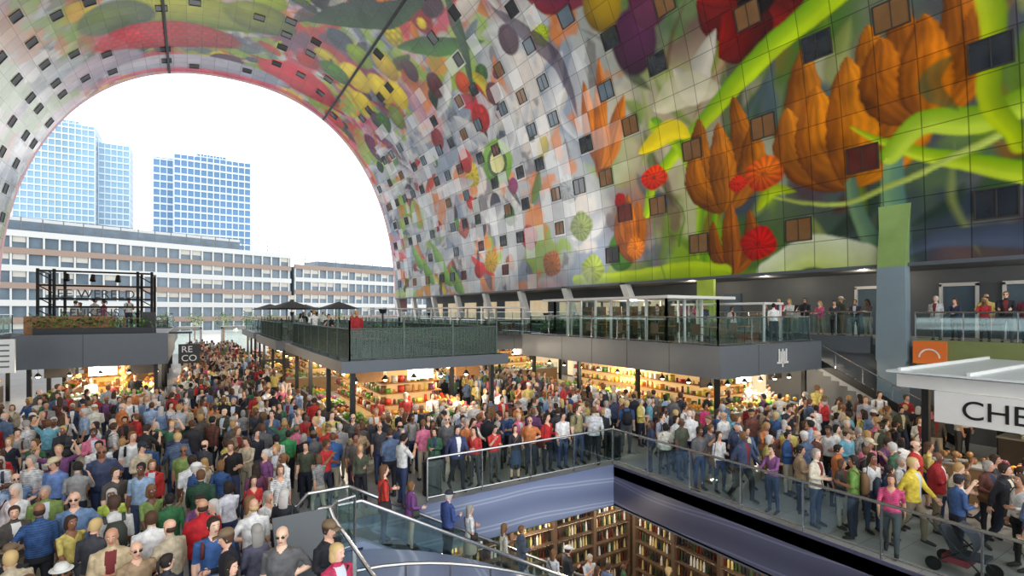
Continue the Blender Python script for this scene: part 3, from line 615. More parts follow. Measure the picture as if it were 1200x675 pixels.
for x in (-6.3,-1.8): mb.cyl((x,33,z+3.1),(x,35.5,z+3.1),.05,.05,6,0)
for x in (-5.2,-4.2,-3.2): mb.cyl((x,32.9,z+2.95),(x,32.75,z+2.65),.09,.13,8,0)
for i in range(3): mb.box(-5+i*1.0,32.7,z+.75,-4.2+i*1.0,33.2,z+.8,1); mb.box(-5+i*1.0,32.8,z,-4.9+i*1.0,33.1,z+.75,1)
mb.box(-2.2,32.2,z,-1.6,32.8,z+1.1,0); mb.box(-6.4,31.0,z,-3.2,31.5,z+.9,1); mb.obj('frame',[black,wood],par)
def text(body,name,loc,rot,size,m,ext=.02,parent=None,align='LEFT'):
    cu=bpy.data.curves.new(name,'FONT'); cu.body=body; cu.size=size; cu.extrude=ext; cu.align_x=align; cu.materials.append(m); o=bpy.data.objects.new(name,cu); COL.objects.link(o); o.location=loc; o.rotation_euler=rot
    if parent: o.parent=parent
    return o
text('EE WERELD','letters_top',(-5.6,32.93,z+1.8),(math.pi/2,0,0),.6,black,.03,par); text('KEUKENS','letters_low',(-5.5,32.93,z+.88),(math.pi/2,0,0),.55,black,.03,par)
mb=MB(); mb.box(-6.9,26.0,2.75,-5.6,26.12,4.0,0); mb.box(-6.2,26.0,0,-6.1,26.1,2.75,1)
for i in range(5): mb.box(-6.6,25.98,3.75-i*.2,-5.75,26.0,3.81-i*.2,1)
mb.obj('info_board',[white,grey])
par=empty('hanging_sign'); mb=MB(); mb.box(-.6,31.5,2.35,.35,31.7,3.35,0); mb.cyl((-.1,31.6,3.35),(-.1,31.6,4.0),.03,.03,6,0); mb.box(-1,31.55,3.9,.0,31.65,4.0,0); mb.obj('panel',[black],par)
text('RE\nCO','letters',(-.48,31.48,2.93),(math.pi/2,0,0),.46,white,.01,par)
par=empty('stall_sign'); mb=MB(); mb.box(16.45,-.5,2.15,16.58,5.5,2.95,0); mb.obj('sign_panel',[white],par)
text('CHEESE','letters',(16.44,4.95,2.33),(math.pi/2,0,-math.pi/2),.66,black,.012,par)
par=empty('canopy_roof'); mb=MB(); mb.box(16.2,-4,3.36,23,6.5,3.42,0)
for i in range(8): mb.box(16.2,-4+i*1.45,3.42,23,-3.93+i*1.45,3.5,1)
mb.obj('canopy',[mat('canopy_white',(206,214,216),.3,var=.05),white],par)
par=empty('fork_logo_sign'); mb=MB()
cx,yf,cz=20.6,11.97,2.95
for i in (-2,-1,0,1,2): mb.box(cx+i*.13-.03,yf-.03,cz,cx+i*.13+.03,yf,cz+.55-(abs(i)%2)*.1,0)
mb.box(cx-.4,yf-.03,cz-.05,cx+.4,yf,cz+.03,0); mb.box(cx-.04,yf-.03,cz-.2,cx+.04,yf,cz,0); mb.obj('logo',[white],par)
par=empty('orange_sign'); mb=MB(); mb.box(24.8,7.9,2.95,24.88,9.0,3.85,0)
for i in range(10):
    a0=math.pi*i/10;a1=math.pi*(i+1)/10; q=lambda a,r:(24.79,8.45+r*math.cos(a),3.2+r*math.sin(a)); mb.quad([q(a0,.3),q(a0,.36),q(a1,.36),q(a1,.3)],1)
mb.obj('sign_panel',[mat('orange_panel',(232,120,50),.5,var=.03),white],par)
for x,y in ((5.6,13.1),(12.2,13.0)):
    mb=MB(); mb.cyl((x,y,0),(x,y,.85),.25,.27,14,0); mb.cyl((x,y,.85),(x,y,.93),.29,.24,14,1); mb.cyl((x,y,.05),(x,y,.1),.27,.27,14,1); mb.obj('litter_bin',[black,dark])
par=empty('information_terminal'); mb=MB(); o_=-.25; mb.box(1.55+o_,9.15,0,2.1+o_,9.5,.9,0); mb.obox((1.4+o_,8.95,.8),(.85,0,0),(0,.6,.65),(0,-.07,.07),0); mb.obox((1.48+o_,8.97,.9),(.69,0,0),(0,.48,.52),(0,-.006,.008),1)
mb.obj('terminal',[grey,mat('screen',(130,150,150),.15,var=.4,scale=6,emit=.15)],par)
par=empty('baby_stroller'); mb=MB(); ox,oy=12.5,3.7
for dx,dy in ((-.28,-.35),(.28,-.35),(-.28,.4),(.28,.4)):
    mb.cyl((ox+dx-.02,oy+dy,.13),(ox+dx+.02,oy+dy,.13),.13,.13,14,0); mb.cyl((ox+dx-.025,oy+dy,.13),(ox+dx+.025,oy+dy,.13),.06,.06,10,1)
for dx in (-.25,.25):
    mb.cyl((ox+dx,oy-.35,.15),(ox+dx,oy+.5,.95),.015,.015,6,1); mb.cyl((ox+dx,oy+.4,.15),(ox+dx,oy-.1,.6),.015,.015,6,1)
mb.cyl((ox-.25,oy+.5,.95),(ox+.25,oy+.5,.95),.02,.02,6,0); mb.obox((ox-.2,oy-.35,.38),(.4,0,0),(0,.5,-.04),(0,0,.06),2); mb.obox((ox-.2,oy+.12,.36),(.4,0,0),(0,.25,.5),(0,-.05,.02),2)
for i in range(5):
    a0=.3+i*.35;a1=a0+.35; q=lambda a,x:(ox+x,oy+.2-.38*math.sin(a)+.0,.62+.36*math.cos(a)); mb.quad([q(a0,-.22),q(a0,.22),q(a1,.22),q(a1,-.22)],2)
mb.box(ox-.2,oy-.1,.2,ox+.2,oy+.3,.32,3); mb.obj('stroller_body',[black,dark,mat('stroller_cloth',(60,62,74),.8),mat('basket',(150,60,70),.8)],par)

# ------------------------------------------------------------------ outside
mb=MB(); mb.box(-250,YF+.8,-.35,300,700,-.05); mb.obj('ground_plaza',[mat('plaza',(186,186,182),.8)])
twg=mat('tower_glass',(126,162,186),.25,var=.35,scale=.05); twf=mat('tower_fin',(190,204,214),.5,var=.05); twg2=mat('tower_glass_dark',(84,124,164),.2,var=.35,scale=.05)
def tower(vols,gm):
    mb=MB()
    for (x0,x1,y0,y1,z1) in vols:
        mb.box(x0,y0,0,x1,y1,z1,0); z=3.4
        while z<z1: mb.box(x0-.3,y0-.3,z,x1+.3,y1+.3,z+.8,1); z+=3.4
        x=x0
        while x<=x1: mb.box(x-.2,y0-.4,0,x+.2,y0,z1+1.5,1); x+=2.6
        y=y0
        while y<=y1: mb.box(x1,y-.2,0,x1+.4,y+.2,z1+1.5,1); mb.box(x0-.4,y-.2,0,x0,y+.2,z1+1.5,1); y+=2.6
    mb.obj('office_tower',[gm,twf])
tower([(-74,-43,340,365,101),(-42,-29,346,366,95),(-60,-50,345,360,104)],twg); tower([(-7,24,280,300,77.5),(-15,-7,284,300,76),(2,14,284,296,80)],twg2)
par=empty('office_block'); u=Vector((87,28,0)).normalized(); w=Vector((-u.y,u.x,0)); P0=Vector((-29,136,0))-u*25
gl=mat('slab_glass',(96,112,124),.15,var=.5,scale=.35); wf=mat('slab_white',(190,192,190),.7,var=.05); bf=mat('slab_brown',(140,122,110),.7,var=.08); bl=mat('blinds',(180,178,170),.8)
mb=MB()
def seg(a,l,h,fl,bm):
    o=P0+u*a; mb.obox(o+w*.5,u*l,w*14,Vector((0,0,h)),0)
    fh=h/fl
    for k in range(fl+1): mb.obox(o+Vector((0,0,k*fh-.6)),u*l,w*.6,Vector((0,0,1.2)),bm if k%2 else 1)
    x=0
    while x<=l: mb.obox(o+u*x+w*.05,u*.3,w*.5,Vector((0,0,h)),1); x+=2.4
    x=0
    while x<l:
        for k in range(fl):
            if rw.random()<.3: mb.obox(o+u*(x+.4)+w*.3+Vector((0,0,k*fh+fh*.5)),u*1.9,w*.15,Vector((0,0,fh*.35)),3)
        x+=2.4
    x=0
    while x<=l: mb.cyl(o+u*x+w*.4+Vector((0,0,h)),o+u*x+w*.4+Vector((0,0,h+3.2)),.09,.09,4,4); x+=3.2
    for zz in (1.2,2.2,3.2): mb.obox(o+w*.4+Vector((0,0,h+zz)),u*l,w*.08,Vector((0,0,.1)),4)
seg(0,80,20.5,6,2); seg(81,58,17.8,5,2)
mb.obox(P0+u*2+w*4+Vector((0,0,20.5)),u*66,w*8,Vector((0,0,3.0)),0); mb.obox(P0+u*2+w*4+Vector((0,0,23.5)),u*66,w*8,Vector((0,0,.6)),1); mb.obox(P0+u*90+w*4+Vector((0,0,17.8)),u*40,w*8,Vector((0,0,2.4)),0)
mb.obj('slab',[gl,wf,bf,bl,grey],par)
mb=MB()
for i in range(9):
    x=-8+i*4.2; y=100+(i%3)*4; mb.cyl((x,y,-.05),(x,y,2.4),.12,.08,6,3); foliage(mb,(x,y,3.6),1.6,120,R,0,.25)
mb.obj('street_tree',leafm+[wood])
par=empty('entrance_portal'); mb=MB()
for x in (-3,3,9,15): 
    mb.box(x,YF-.8,0,x+.2,YF+.8,3.2,0); mb.box(x+3.8,YF-.8,0,x+4,YF+.8,3.2,0); mb.box(x,YF-.8,3.0,x+4,YF+.8,3.3,0); mb.box(x+.2,YF,0,x+3.8,YF+.03,3,1)
mb.obj('portals',[white,glass],par)

# ------------------------------------------------------------------ people
def pm(name,kind):
    m,nt,b=new_mat(name); oi=nt.nodes.new('ShaderNodeObjectInfo'); b.inputs['Roughness'].default_value=.75
    def ramp(fac,cols):
        r=nt.nodes.new('ShaderNodeValToRGB'); r.color_ramp.interpolation='CONSTANT'; e=r.color_ramp.elements
        e[0].position=0;e[0].color=(*lin(cols[0]),1); e[1].position=1/len(cols); e[1].color=(*lin(cols[1]),1)
        for i in range(2,len(cols)): q=e.new(i/len(cols)); q.color=(*lin(cols[i]),1)
        nt.links.new(fac,r.inputs[0]); return r.outputs[0]
    def frac(k):
        n=nt.nodes.new('ShaderNodeMath'); n.operation='MULTIPLY'; n.inputs[1].default_value=k; nt.links.new(oi.outputs['Random'],n.inputs[0]); f=nt.nodes.new('ShaderNodeMath'); f.operation='FRACT'; nt.links.new(n.outputs[0],f.inputs[0]); return f.outputs[0]
    if kind=='shirt':
        tc=nt.nodes.new('ShaderNodeTexCoord'); nz=nt.nodes.new('ShaderNodeTexNoise'); nz.inputs['Scale'].default_value=11; nz.inputs['Detail'].default_value=3; nt.links.new(tc.outputs['Object'],nz.inputs['Vector'])
        mr=nt.nodes.new('ShaderNodeMapRange'); mr.inputs[1].default_value=.3; mr.inputs[2].default_value=.7; mr.inputs[3].default_value=.7; mr.inputs[4].default_value=1.25; nt.links.new(nz.outputs['Fac'],mr.inputs[0])
        wv=nt.nodes.new('ShaderNodeTexWave'); wv.bands_direction='Z'; wv.inputs['Scale'].default_value=9; nt.links.new(tc.outputs['Object'],wv.inputs['Vector'])
        g=nt.nodes.new('ShaderNodeMath'); g.operation='GREATER_THAN'; g.inputs[1].default_value=.86; nt.links.new(frac(53.7),g.inputs[0])
        mlt=nt.nodes.new('ShaderNodeMath'); mlt.operation='MULTIPLY'; nt.links.new(g.outputs[0],mlt.inputs[0]); nt.links.new(wv.outputs['Fac'],mlt.inputs[1])
        sb=nt.nodes.new('ShaderNodeMath'); sb.operation='MULTIPLY_ADD'; sb.inputs[1].default_value=-.45; nt.links.new(mlt.outputs[0],sb.inputs[0]); nt.links.new(mr.outputs[0],sb.inputs[2])
        v=nt.nodes.new('ShaderNodeVectorMath'); v.operation='SCALE'; nt.links.new(oi.outputs['Color'],v.inputs[0]); nt.links.new(sb.outputs[0],v.inputs['Scale']); nt.links.new(v.outputs[0],b.inputs['Base Color'])
        bp=nt.nodes.new('ShaderNodeBump'); bp.inputs['Strength'].default_value=.5; bp.inputs['Distance'].default_value=.02; nt.links.new(nz.outputs['Fac'],bp.inputs['Height']); nt.links.new(bp.outputs[0],b.inputs['Normal'])
    elif kind=='inner': nt.links.new(ramp(frac(61.3),[(236,236,234),(200,206,216),(120,40,44),(50,60,90),(30,30,34),(220,210,180)]),b.inputs['Base Color'])
    elif kind=='pants': nt.links.new(ramp(frac(17.3),[(34,38,56),(24,24,28),(60,76,108),(40,44,50),(44,58,92),(140,126,104),(30,32,40),(84,86,92),(52,64,96),(180,170,150)]),b.inputs['Base Color'])
    elif kind=='skin': nt.links.new(ramp(frac(7.7),[(232,184,156),(220,170,142),(238,196,170),(204,152,122),(226,178,152),(150,102,76),(234,188,162),(112,74,56)]),b.inputs['Base Color']); b.inputs['Roughness'].default_value=.5
    elif kind=='hair': nt.links.new(ramp(frac(29.1),[(48,34,26),(82,56,38),(28,24,22),(124,88,54),(180,142,90),(60,42,32),(160,156,150),(104,72,48),(206,176,122),(36,28,24),(70,50,38),(200,196,192)]),b.inputs['Base Color'])
    elif kind=='bag': nt.links.new(ramp(frac(41.9),[(30,30,34),(90,40,36),(50,60,80),(120,90,60),(60,66,60),(50,46,46)]),b.inputs['Base Color'])
    elif kind=='hat': nt.links.new(ramp(frac(37.7),[(206,192,160),(40,44,56),(226,226,222),(120,100,76)]),b.inputs['Base Color'])
    return m
PMATS=[pm('person_skin','skin'),pm('person_top','shirt'),pm('person_trousers','pants'),mat('person_shoes',(46,42,42),.5),pm('person_hair','hair'),mat('person_eye',(24,20,20),.3,var=0),mat('person_lips',(176,90,84),.5,var=0),pm('person_bag','bag'),pm('person_hat','hat'),mat('eye_white',(236,232,228),.3,var=0),pm('person_inner','inner')]
SKIN,TOP,PAN,SHO,HAI,EYE,LIP,BAG,HAT,EW,INN=range(11)
def tube(mb,pts,rad,m,n=10,side=None,caps=True):
    P=[Vector(p) for p in pts]; k=len(mb.v); N_=len(P)
    for i,p in enumerate(P):
        t=((P[min(i+1,N_-1)]-P[max(i-1,0)])).normalized()
        sd=Vector(side) if side is not None else (Vector((1,0,0)) if abs(t.x)<.9 else Vector((0,1,0)))
        u=(sd-t*sd.dot(t)).normalized(); w_=t.cross(u); r=rad[i]; rx,ry=(r if isinstance(r,tuple) else (r,r))
        for j in range(n):
            a=2*math.pi*j/n; mb.v.append(tuple(p+u*rx*math.cos(a)+w_*ry*math.sin(a)))
    for i in range(N_-1):
        for j in range(n):
            q=(j+1)%n; mb.f.append((k+i*n+j,k+i*n+q,k+(i+1)*n+q,k+(i+1)*n+j)); mb.m.append(m)
    if caps:
        mb.f.append(tuple(k+j for j in range(n-1,-1,-1))); mb.m.append(m); b0=k+(N_-1)*n; mb.f.append(tuple(b0+j for j in range(n))); mb.m.append(m)
ARM={'down':((.13,-.02,-1),(.03,.28,-1)),'swf':((.12,.42,-.9),(-.02,.7,-.75)),'swb':((.14,-.42,-.9),(.05,-.12,-1)),'bent':((.16,-.02,-1),(-.35,1,.12)),
'phone':((.18,.55,-.75),(-.42,.5,.85)),'cross':((.18,.2,-1),(-.95,.38,.12)),'bag':((.2,-.1,-1),(.0,.8,-.1)),'up':((.5,.45,.35),(-.25,.35,1)),'lean':((.16,.5,-.85),(-.25,1,-.08)),'hip':((.55,-.15,-.85),(-.8,.3,-.35))}
HEADR=[(.0,.028,.036,.04),(.03,.046,.054,.028),(.065,.058,.073,.016),(.10,.066,.086,.006),(.135,.072,.094,0),(.17,.0725,.095,-.002),(.20,.062,.082,-.004),(.222,.042,.056,-.004),(.234,.018,.024,-.004)]
def person(name,fem=False,al='down',ar='down',legs='stand',sleeve='short',hair='short',bag=None,hat=None,heavy=1.0,skirt=False,jacket=False,pitch=0.0,yaw=0.0,glasses=False):
    b=MB(); segs=[]
    sh=.168 if fem else .19; hw=heavy
    def T(pts,rad,lab,side=None,n=12):
        tube(b,pts,rad,0,n,side)
        for i in range(len(pts)-1):
            r=[ (x[0]+x[1])/2 if isinstance(x,tuple) else x for x in (rad[i],rad[i+1])]; segs.append((pts[i],pts[i+1],r[0],r[1],lab))
    jx=1.1 if jacket else 1.0
    if fem: tor=[(.84,.155,.115),(.93,.178,.128),(1.02,.155,.112),(1.12,.135,.10),(1.22,.148,.118),(1.3,.16,.128),(1.38,.16,.105),(1.43,.125,.085),(1.475,.06,.06)]
    else: tor=[(.84,.155,.115),(.93,.168,.122),(1.02,.165,.118),(1.12,.165,.118),(1.22,.178,.126),(1.32,.19,.13),(1.39,.186,.115),(1.44,.14,.09),(1.485,.065,.065)]
    T([(0,0,z) for z,_,_ in tor],[(rx*hw*jx,ry*hw*jx*(1.15 if heavy>1.05 and z<1.25 else 1)) for z,rx,ry in tor],'torso',(1,0,0),16)
    T([(0,-.005,1.44),(0,.0,1.5),(0,.012,1.56)],[.062,.054,.052],'neck',None,12)
    arms=[]
    for sx,key in ((-1,al),(1,ar)):
        ud,fd=ARM[key]; u=Vector((ud[0]*sx,ud[1],ud[2])).normalized(); f=Vector((fd[0]*sx,fd[1],fd[2])).normalized()
        s0=Vector((sx*sh*.96,0,1.405)); e=s0+u*.285; w_=e+f*.245; k=(.9 if fem else 1.05)*(1.12 if jacket else 1)
        T([tuple(s0-Vector((sx*.05,0,0))),tuple(s0),tuple(s0+u*.12),tuple(e)],[.062*k,.06*k,.052*k,.043*k],'uarm')
        T([tuple(e),tuple(e+f*.07),tuple(w_)],[.043*k,.044*k,.028*(1.3 if sleeve=='long' else 1)],'farm'); arms.append((sx,w_,f))
    LEG={'stand':((( .05,.02,-1),(.0,-.03,-1)),((.05,-.02,-1),(.02,-.02,-1))),'walk':(((.02,.42,-1),(0,-.02,-1)),((.02,-.16,-1),(0,-.62,-1))),'shift':(((.12,.12,-1),(.03,-.1,-1)),((.0,-.03,-1),(0,0,-1)))}[legs]
    for sx,(td,sd) in zip((-1,1),LEG):
        t=Vector((td[0]*sx,td[1],td[2])).normalized(); s2=Vector((sd[0]*sx,sd[1],sd[2])).normalized()
        h=Vector((sx*.09,0,.9)); kn=h+t*.42; an=kn+s2*.41; k=.95 if fem else 1.03
        T([tuple(h+Vector((0,0,.05))),tuple(h+t*.1),tuple(h+t*.25),tuple(kn)],[.09*k,.093*k,.078*k,.06*k],'thigh')
        T([tuple(kn),tuple(kn+s2*.13+Vector((0,-.012,0))),tuple(kn+s2*.28),tuple(an)],[.06*k,.06*k,.05*k,.043*k],'shin')
        fw=Vector((0,1,0)); fw=(fw-s2*fw.dot(s2)).normalized()
        T([tuple(an-fw*.05+s2*.03),tuple(an+fw*.02+s2*.035),tuple(an+fw*.12+s2*.05),tuple(an+fw*.19+s2*.06)],[.04,.045,.04,.028],'foot')
    if skirt: T([(0,0,1.02),(0,0,.85),(0,0,.62),(0,.0,.5)],[(.15,.11),(.19,.14),(.22,.18),(.235,.19)],'skirt',(1,0,0),16)
    R_=Matrix.Rotation(yaw,3,'Z')@Matrix.Rotation(-pitch,3,'X'); C0=Vector((0,.01,1.525))
    hp=lambda p:tuple(C0+R_@(Vector(p)))
    hb=MB(); 
    tube(hb,[(0,0,z) for z,_,_,_ in HEADR],[(rx,ry) for _,rx,ry,_ in HEADR],0,14,(1,0,0))
    for i,(z,rx,ry,cy) in enumerate(HEADR):
        for j in range(14):
            x,y,zz=hb.v[i*14+j]; hb.v[i*14+j]=(x,y+cy,z)
    tube(hb,[(0,.088,.135),(0,.104,.10),(0,.112,.083),(0,.09,.073)],[.009,.012,.016,.010],0,8)
    for sx in (-1,1): hb.sph((sx*.074,-.005,.11),.028,0,8,6,(.35,.7,1.15))
    k=len(b.v); b.v+=[hp(v) for v in hb.v]; b.f+=[tuple(i+k for i in f) for f in hb.f]; b.m+=[0]*len(hb.f)
    segs.append((hp((0,0,.05)),hp((0,0,.2)),.075,.085,'head')); segs.append((hp((0,.06,.03)),hp((0,.1,.1)),.03,.02,'head'))
    me=b.mesh('tmp',[]); o=bpy.data.objects.new('tmp',me); COL.objects.link(o)
    md=o.modifiers.new('r','REMESH'); md.mode='VOXEL'; md.voxel_size=.0145; md.use_smooth_shade=True
    sm_=o.modifiers.new('s','SMOOTH'); sm_.factor=.5; sm_.iterations=2
    dg=bpy.context.evaluated_depsgraph_get(); ev=o.evaluated_get(dg); m2=bpy.data.meshes.new_from_object(ev)
    nv=len(m2.vertices); co=np.empty(nv*3); m2.vertices.foreach_get('co',co); co=co.reshape(-1,3)
    fl=[tuple(p.vertices) for p in m2.polygons]; cen=np.array([co[list(f)].mean(0) for f in fl])
    best=np.full(len(fl),1e9); lab=np.zeros(len(fl),int); labs=['torso','neck','uarm','farm','thigh','shin','foot','skirt','head']
    for (a,c,ra,rc,lb) in segs:
        a=np.array(a);c=np.array(c);d=c-a;t=np.clip(((cen-a)@d)/(d@d),0,1); dd=np.linalg.norm(cen-a-t[:,None]*d,axis=1)-(ra+(rc-ra)*t); m_=dd<best; best[m_]=dd[m_]; lab[m_]=labs.index(lb)
    z=cen[:,2]; out=np.full(len(fl),TOP); hem=.88 if jacket else .95
    for i,l in enumerate(labs):
        k=lab==i
        if l=='torso': out[k]=np.where(z[k]>hem,TOP,PAN)
        if l in('neck','head'): out[k]=SKIN
        if l=='farm': out[k]=TOP if sleeve=='long' else SKIN
        if l=='thigh': out[k]=np.where(z[k]>hem,TOP,PAN)
        if l=='shin': out[k]=SKIN if skirt else PAN
        if l=='foot': out[k]=SHO
        if l=='skirt': out[k]=PAN
    out[(lab==labs.index('neck'))&(z<1.465)]=TOP
    tor_=(lab==0)|(lab==1)
    if jacket: out[tor_&(cen[:,1]>.02)&(np.abs(cen[:,0])<.02+.05*np.clip((z-1.0)/.4,0,1))&(z>.95)&(z<1.47)]=INN
    elif fem: out[tor_&(cen[:,1]>.0)&(z>1.36)&(np.abs(cen[:,0])<(z-1.36)*.8)]=SKIN
    else: out[tor_&(cen[:,1]>.0)&(z>1.43)&(np.abs(cen[:,0])<(z-1.42)*1.0)]=SKIN
    f=MB(); f.v=[tuple(v) for v in co]; f.f=fl; f.m=out.tolist()
    bpy.data.objects.remove(o)
    for sx,w_,fd in arms:
        fwd=Vector((0,1,0)) if abs(fd.y)<.85 else Vector((0,0,1)); side=(fwd-fd*fwd.dot(fd)).normalized(); pn=fd.cross(side).normalized()
        if pn.x*sx>0: pn=-pn
        tube(f,[w_-fd*.02,w_+fd*.02,w_+fd*.06,w_+fd*.092],[(.024,.018),(.034,.017),(.04,.016),(.037,.012)],SKIN,8,side)
        for i,(o_,l_) in enumerate(((.029,.072),(.010,.082),(-.010,.076),(-.028,.06))):
            p=w_+fd*.085+side*o_; a=p+fd*l_*.5+pn*.008; c=a+(fd*.8+pn*.6).normalized()*l_*.5; tube(f,[p,a,c],[.0095,.0088,.0068],SKIN,6)
        p=w_+fd*.03+side*.03; a=p+(side*.8+fd*.6).normalized()*.035; tube(f,[p,a,a+(fd*.9+side*.3+pn*.3).normalized()*.03],[.012,.0105,.008],SKIN,6)
    fb=MB()
    for sx in (-1,1):
        fb.sph((sx*.029,.082,.125),.0125,EW,8,6); fb.sph((sx*.029,.0905,.125),.0065,EYE,8,6); tube(fb,[(sx*.015,.09,.146),(sx*.03,.091,.150),(sx*.045,.08,.145)],[.0035,.004,.003],HAI,5)
        if glasses: fb.sph((sx*.032,.098,.124),.024,EYE,10,6,(1,.25,.8)); fb.cyl((sx*.055,.085,.13),(sx*.076,0,.13),.003,.003,4,EYE)
    tube(fb,[(-.022,.083,.05),(0,.091,.049),(.022,.083,.05)],[(.004,.006)]*3,LIP,6)
    if hair!='bald':
        n=18; HR=[(.05,.060,.070,-.012),(.09,.076,.09,-.008),(.13,.083,.104,-.006),(.17,.083,.106,-.006),(.205,.072,.093,-.006),(.232,.048,.064,-.006),(.248,.015,.02,-.006)]
        k=len(fb.v)
        for (z_,rx,ry,cy) in HR:
            for j in range(n):
                a=2*math.pi*j/n; x=rx*math.cos(a);y_=ry*math.sin(a)+cy
                if math.sin(a)>.25 and z_<.19: y_=min(y_,.02+ (z_-.05)*.3); x*=.98
                fb.v.append((x,y_,z_))
        for i in range(len(HR)-1):
            for j in range(n):
                q=(j+1)%n; fb.f.append((k+i*n+j,k+i*n+q,k+(i+1)*n+q,k+(i+1)*n+j)); fb.m.append(HAI)
        e0=k+(len(HR)-1)*n; fb.f.append(tuple(e0+j for j in range(n))); fb.m.append(HAI)
        if hair=='long': tube(fb,[(0,-.02,.19),(0,-.045,.1),(0,-.06,0),(0,-.065,-.09),(0,-.06,-.17)],[(.07,.07),(.088,.06),(.09,.045),(.08,.035),(.04,.02)],HAI,12,(1,0,0))
        if hair=='pony': tube(fb,[(0,-.09,.17),(0,-.13,.16),(0,-.14,.08),(0,-.12,-.02)],[.02,.028,.026,.01],HAI,8)
        if hair=='bob': tube(fb,[(0,-.02,.17),(0,-.03,.09),(0,-.035,.02),(0,-.03,-.01)],[(.08,.085),(.092,.07),(.09,.06),(.07,.04)],HAI,12,(1,0,0))
    else:
        tube(fb,[(0,-.03,.13),(0,-.032,.09),(0,-.03,.06)],[(.07,.07),(.077,.068),(.066,.06)],HAI,12,(1,0,0))
    if hat=='cap': tube(fb,[(0,-.005,.16),(0,-.005,.2),(0,-.005,.24),(0,-.005,.258)],[(.088,.11),(.086,.106),(.06,.075),(.02,.02)],HAT,14,(1,0,0)); fb.obox((-.06,.07,.165),(.12,0,0),(0,.1,-.015),(0,0,.01),HAT)
    if hat=='sun': tube(fb,[(0,0,.165),(0,0,.175)],[(.14,.155),(.135,.15)],HAT,18,(1,0,0)); tube(fb,[(0,0,.17),(0,0,.22),(0,0,.26)],[(.09,.11),(.085,.1),(.06,.07)],HAT,14,(1,0,0))
    k=len(f.v); f.v+=[hp(v) for v in fb.v]; f.f+=[tuple(i+k for i in q) for q in fb.f]; f.m+=fb.m
    if bag=='backpack':
        tube(f,[(0,-.2,.98),(0,-.22,1.05),(0,-.22,1.3),(0,-.19,1.42)],[(.11,.05),(.15,.09),(.145,.085),(.09,.05)],BAG,12,(1,0,0))
        for sx in (-1,1): tube(f,[(sx*.11,-.14,1.4),(sx*.12,-.02,1.475),(sx*.125,.12,1.38),(sx*.13,.11,1.22),(sx*.14,-.12,1.08)],[(.025,.01)]*5,BAG,6,(1,0,0))
    if bag=='shoulder':
        tube(f,[(.23,-.03,.78),(.235,-.03,.84),(.235,-.03,1.02)],[(.04,.13),(.055,.15),(.035,.13)],BAG,12,(1,0,0))
        tube(f,[(.235,.07,1.0),(.2,.08,1.3),(.13,.02,1.475),(.18,-.1,1.35),(.235,-.12,1.0)],[(.012,.012)]*5,BAG,5)
    if bag=='cross': 
        tube(f,[(.2,.06,.85),(.2,.06,1.05)],[(.05,.11),(.045,.1)],BAG,10,(1,0,0)); tube(f,[(.19,.1,1.03),(.04,.15,1.25),(-.12,.08,1.44),(-.1,-.11,1.4),(.1,-.15,1.15),(.19,.0,1.0)],[(.014,.01)]*6,BAG,5)
    zmin=min(v[2] for v in f.v); f.v=[(x,y,z-zmin) for x,y,z in f.v]
    return f.mesh(name,PMATS,True)
V=[]
def add(nm,h,**k): V.append((nm,h,person('body_%d'%len(V),**k)))
add('man',1.0)
add('man',1.02,al='swf',ar='swb',legs='walk',sleeve='long',jacket=True)
add('man',1.0,al='bent',ar='phone',legs='shift',pitch=.3)
add('man',1.01,legs='shift',bag='backpack',al='bent',ar='down',sleeve='short',yaw=.4)
add('man',.99,hair='bald',sleeve='long',jacket=True,heavy=1.12,al='cross',ar='cross')
add('man',1.0,hat='cap',al='down',ar='bent',legs='shift',sleeve='long',pitch=.15)
add('woman',.95,fem=True,hair='long',sleeve='long',legs='shift',al='bent',ar='down',bag='shoulder')
add('woman',.94,fem=True,hair='bob',sleeve='short',legs='walk',al='swb',ar='swf')
add('woman',.95,fem=True,hair='pony',sleeve='long',al='cross',ar='bent',jacket=True,yaw=-.4)
add('woman',.93,fem=True,hair='long',sleeve='short',skirt=True,al='bag',ar='down',bag='cross')
add('woman',.93,fem=True,hair='bob',hat='sun',glasses=True,al='bent',ar='down',heavy=1.1,legs='stand')
add('man',1.0,hair='short',al='up',ar='up',sleeve='short',pitch=-.3)
add('woman',.95,fem=True,hair='long',al='lean',ar='lean',sleeve='long',legs='shift',pitch=.25)
add('man',1.0,al='lean',ar='lean',sleeve='long',legs='shift',jacket=True,glasses=True)
add('child',.68,fem=True,hair='pony',al='up',ar='down')
add('man',1.0,heavy=1.1,hair='bald',glasses=True,al='hip',ar='down',sleeve='short',legs='shift')
add('woman',.94,fem=True,hair='bob',sleeve='long',jacket=True,al='down',ar='bag',bag='cross',legs='shift',yaw=.3,heavy=1.08)
add('man',1.0,hair='short',sleeve='long',jacket=True,legs='shift',al='down',ar='bent',yaw=-.3,heavy=1.04)
SHIRTS=[(236,236,236),(240,240,238),(228,230,234),(214,214,212),(226,222,210),(30,34,44),(24,24,28),(36,40,56),(44,44,50),(50,54,66),(60,70,100),(124,150,188),(160,184,216),(90,110,142),(196,50,50),(170,40,46),(150,150,150),(96,96,98),(196,182,156),(166,140,110),(66,112,84),(124,146,80),(220,120,150),(120,72,122),(214,196,110),(54,92,148),(206,124,70),(76,82,66),(110,66,56),(60,62,70),(176,182,192),(84,78,74),(110,170,190)]
placed=[]
cr=random.Random(77)
def free(x,y,z,d):
    for (a,b_,c) in placed:
        if abs(c-z)<1 and (a-x)**2+(b_-y)**2<d*d: return False
    return True
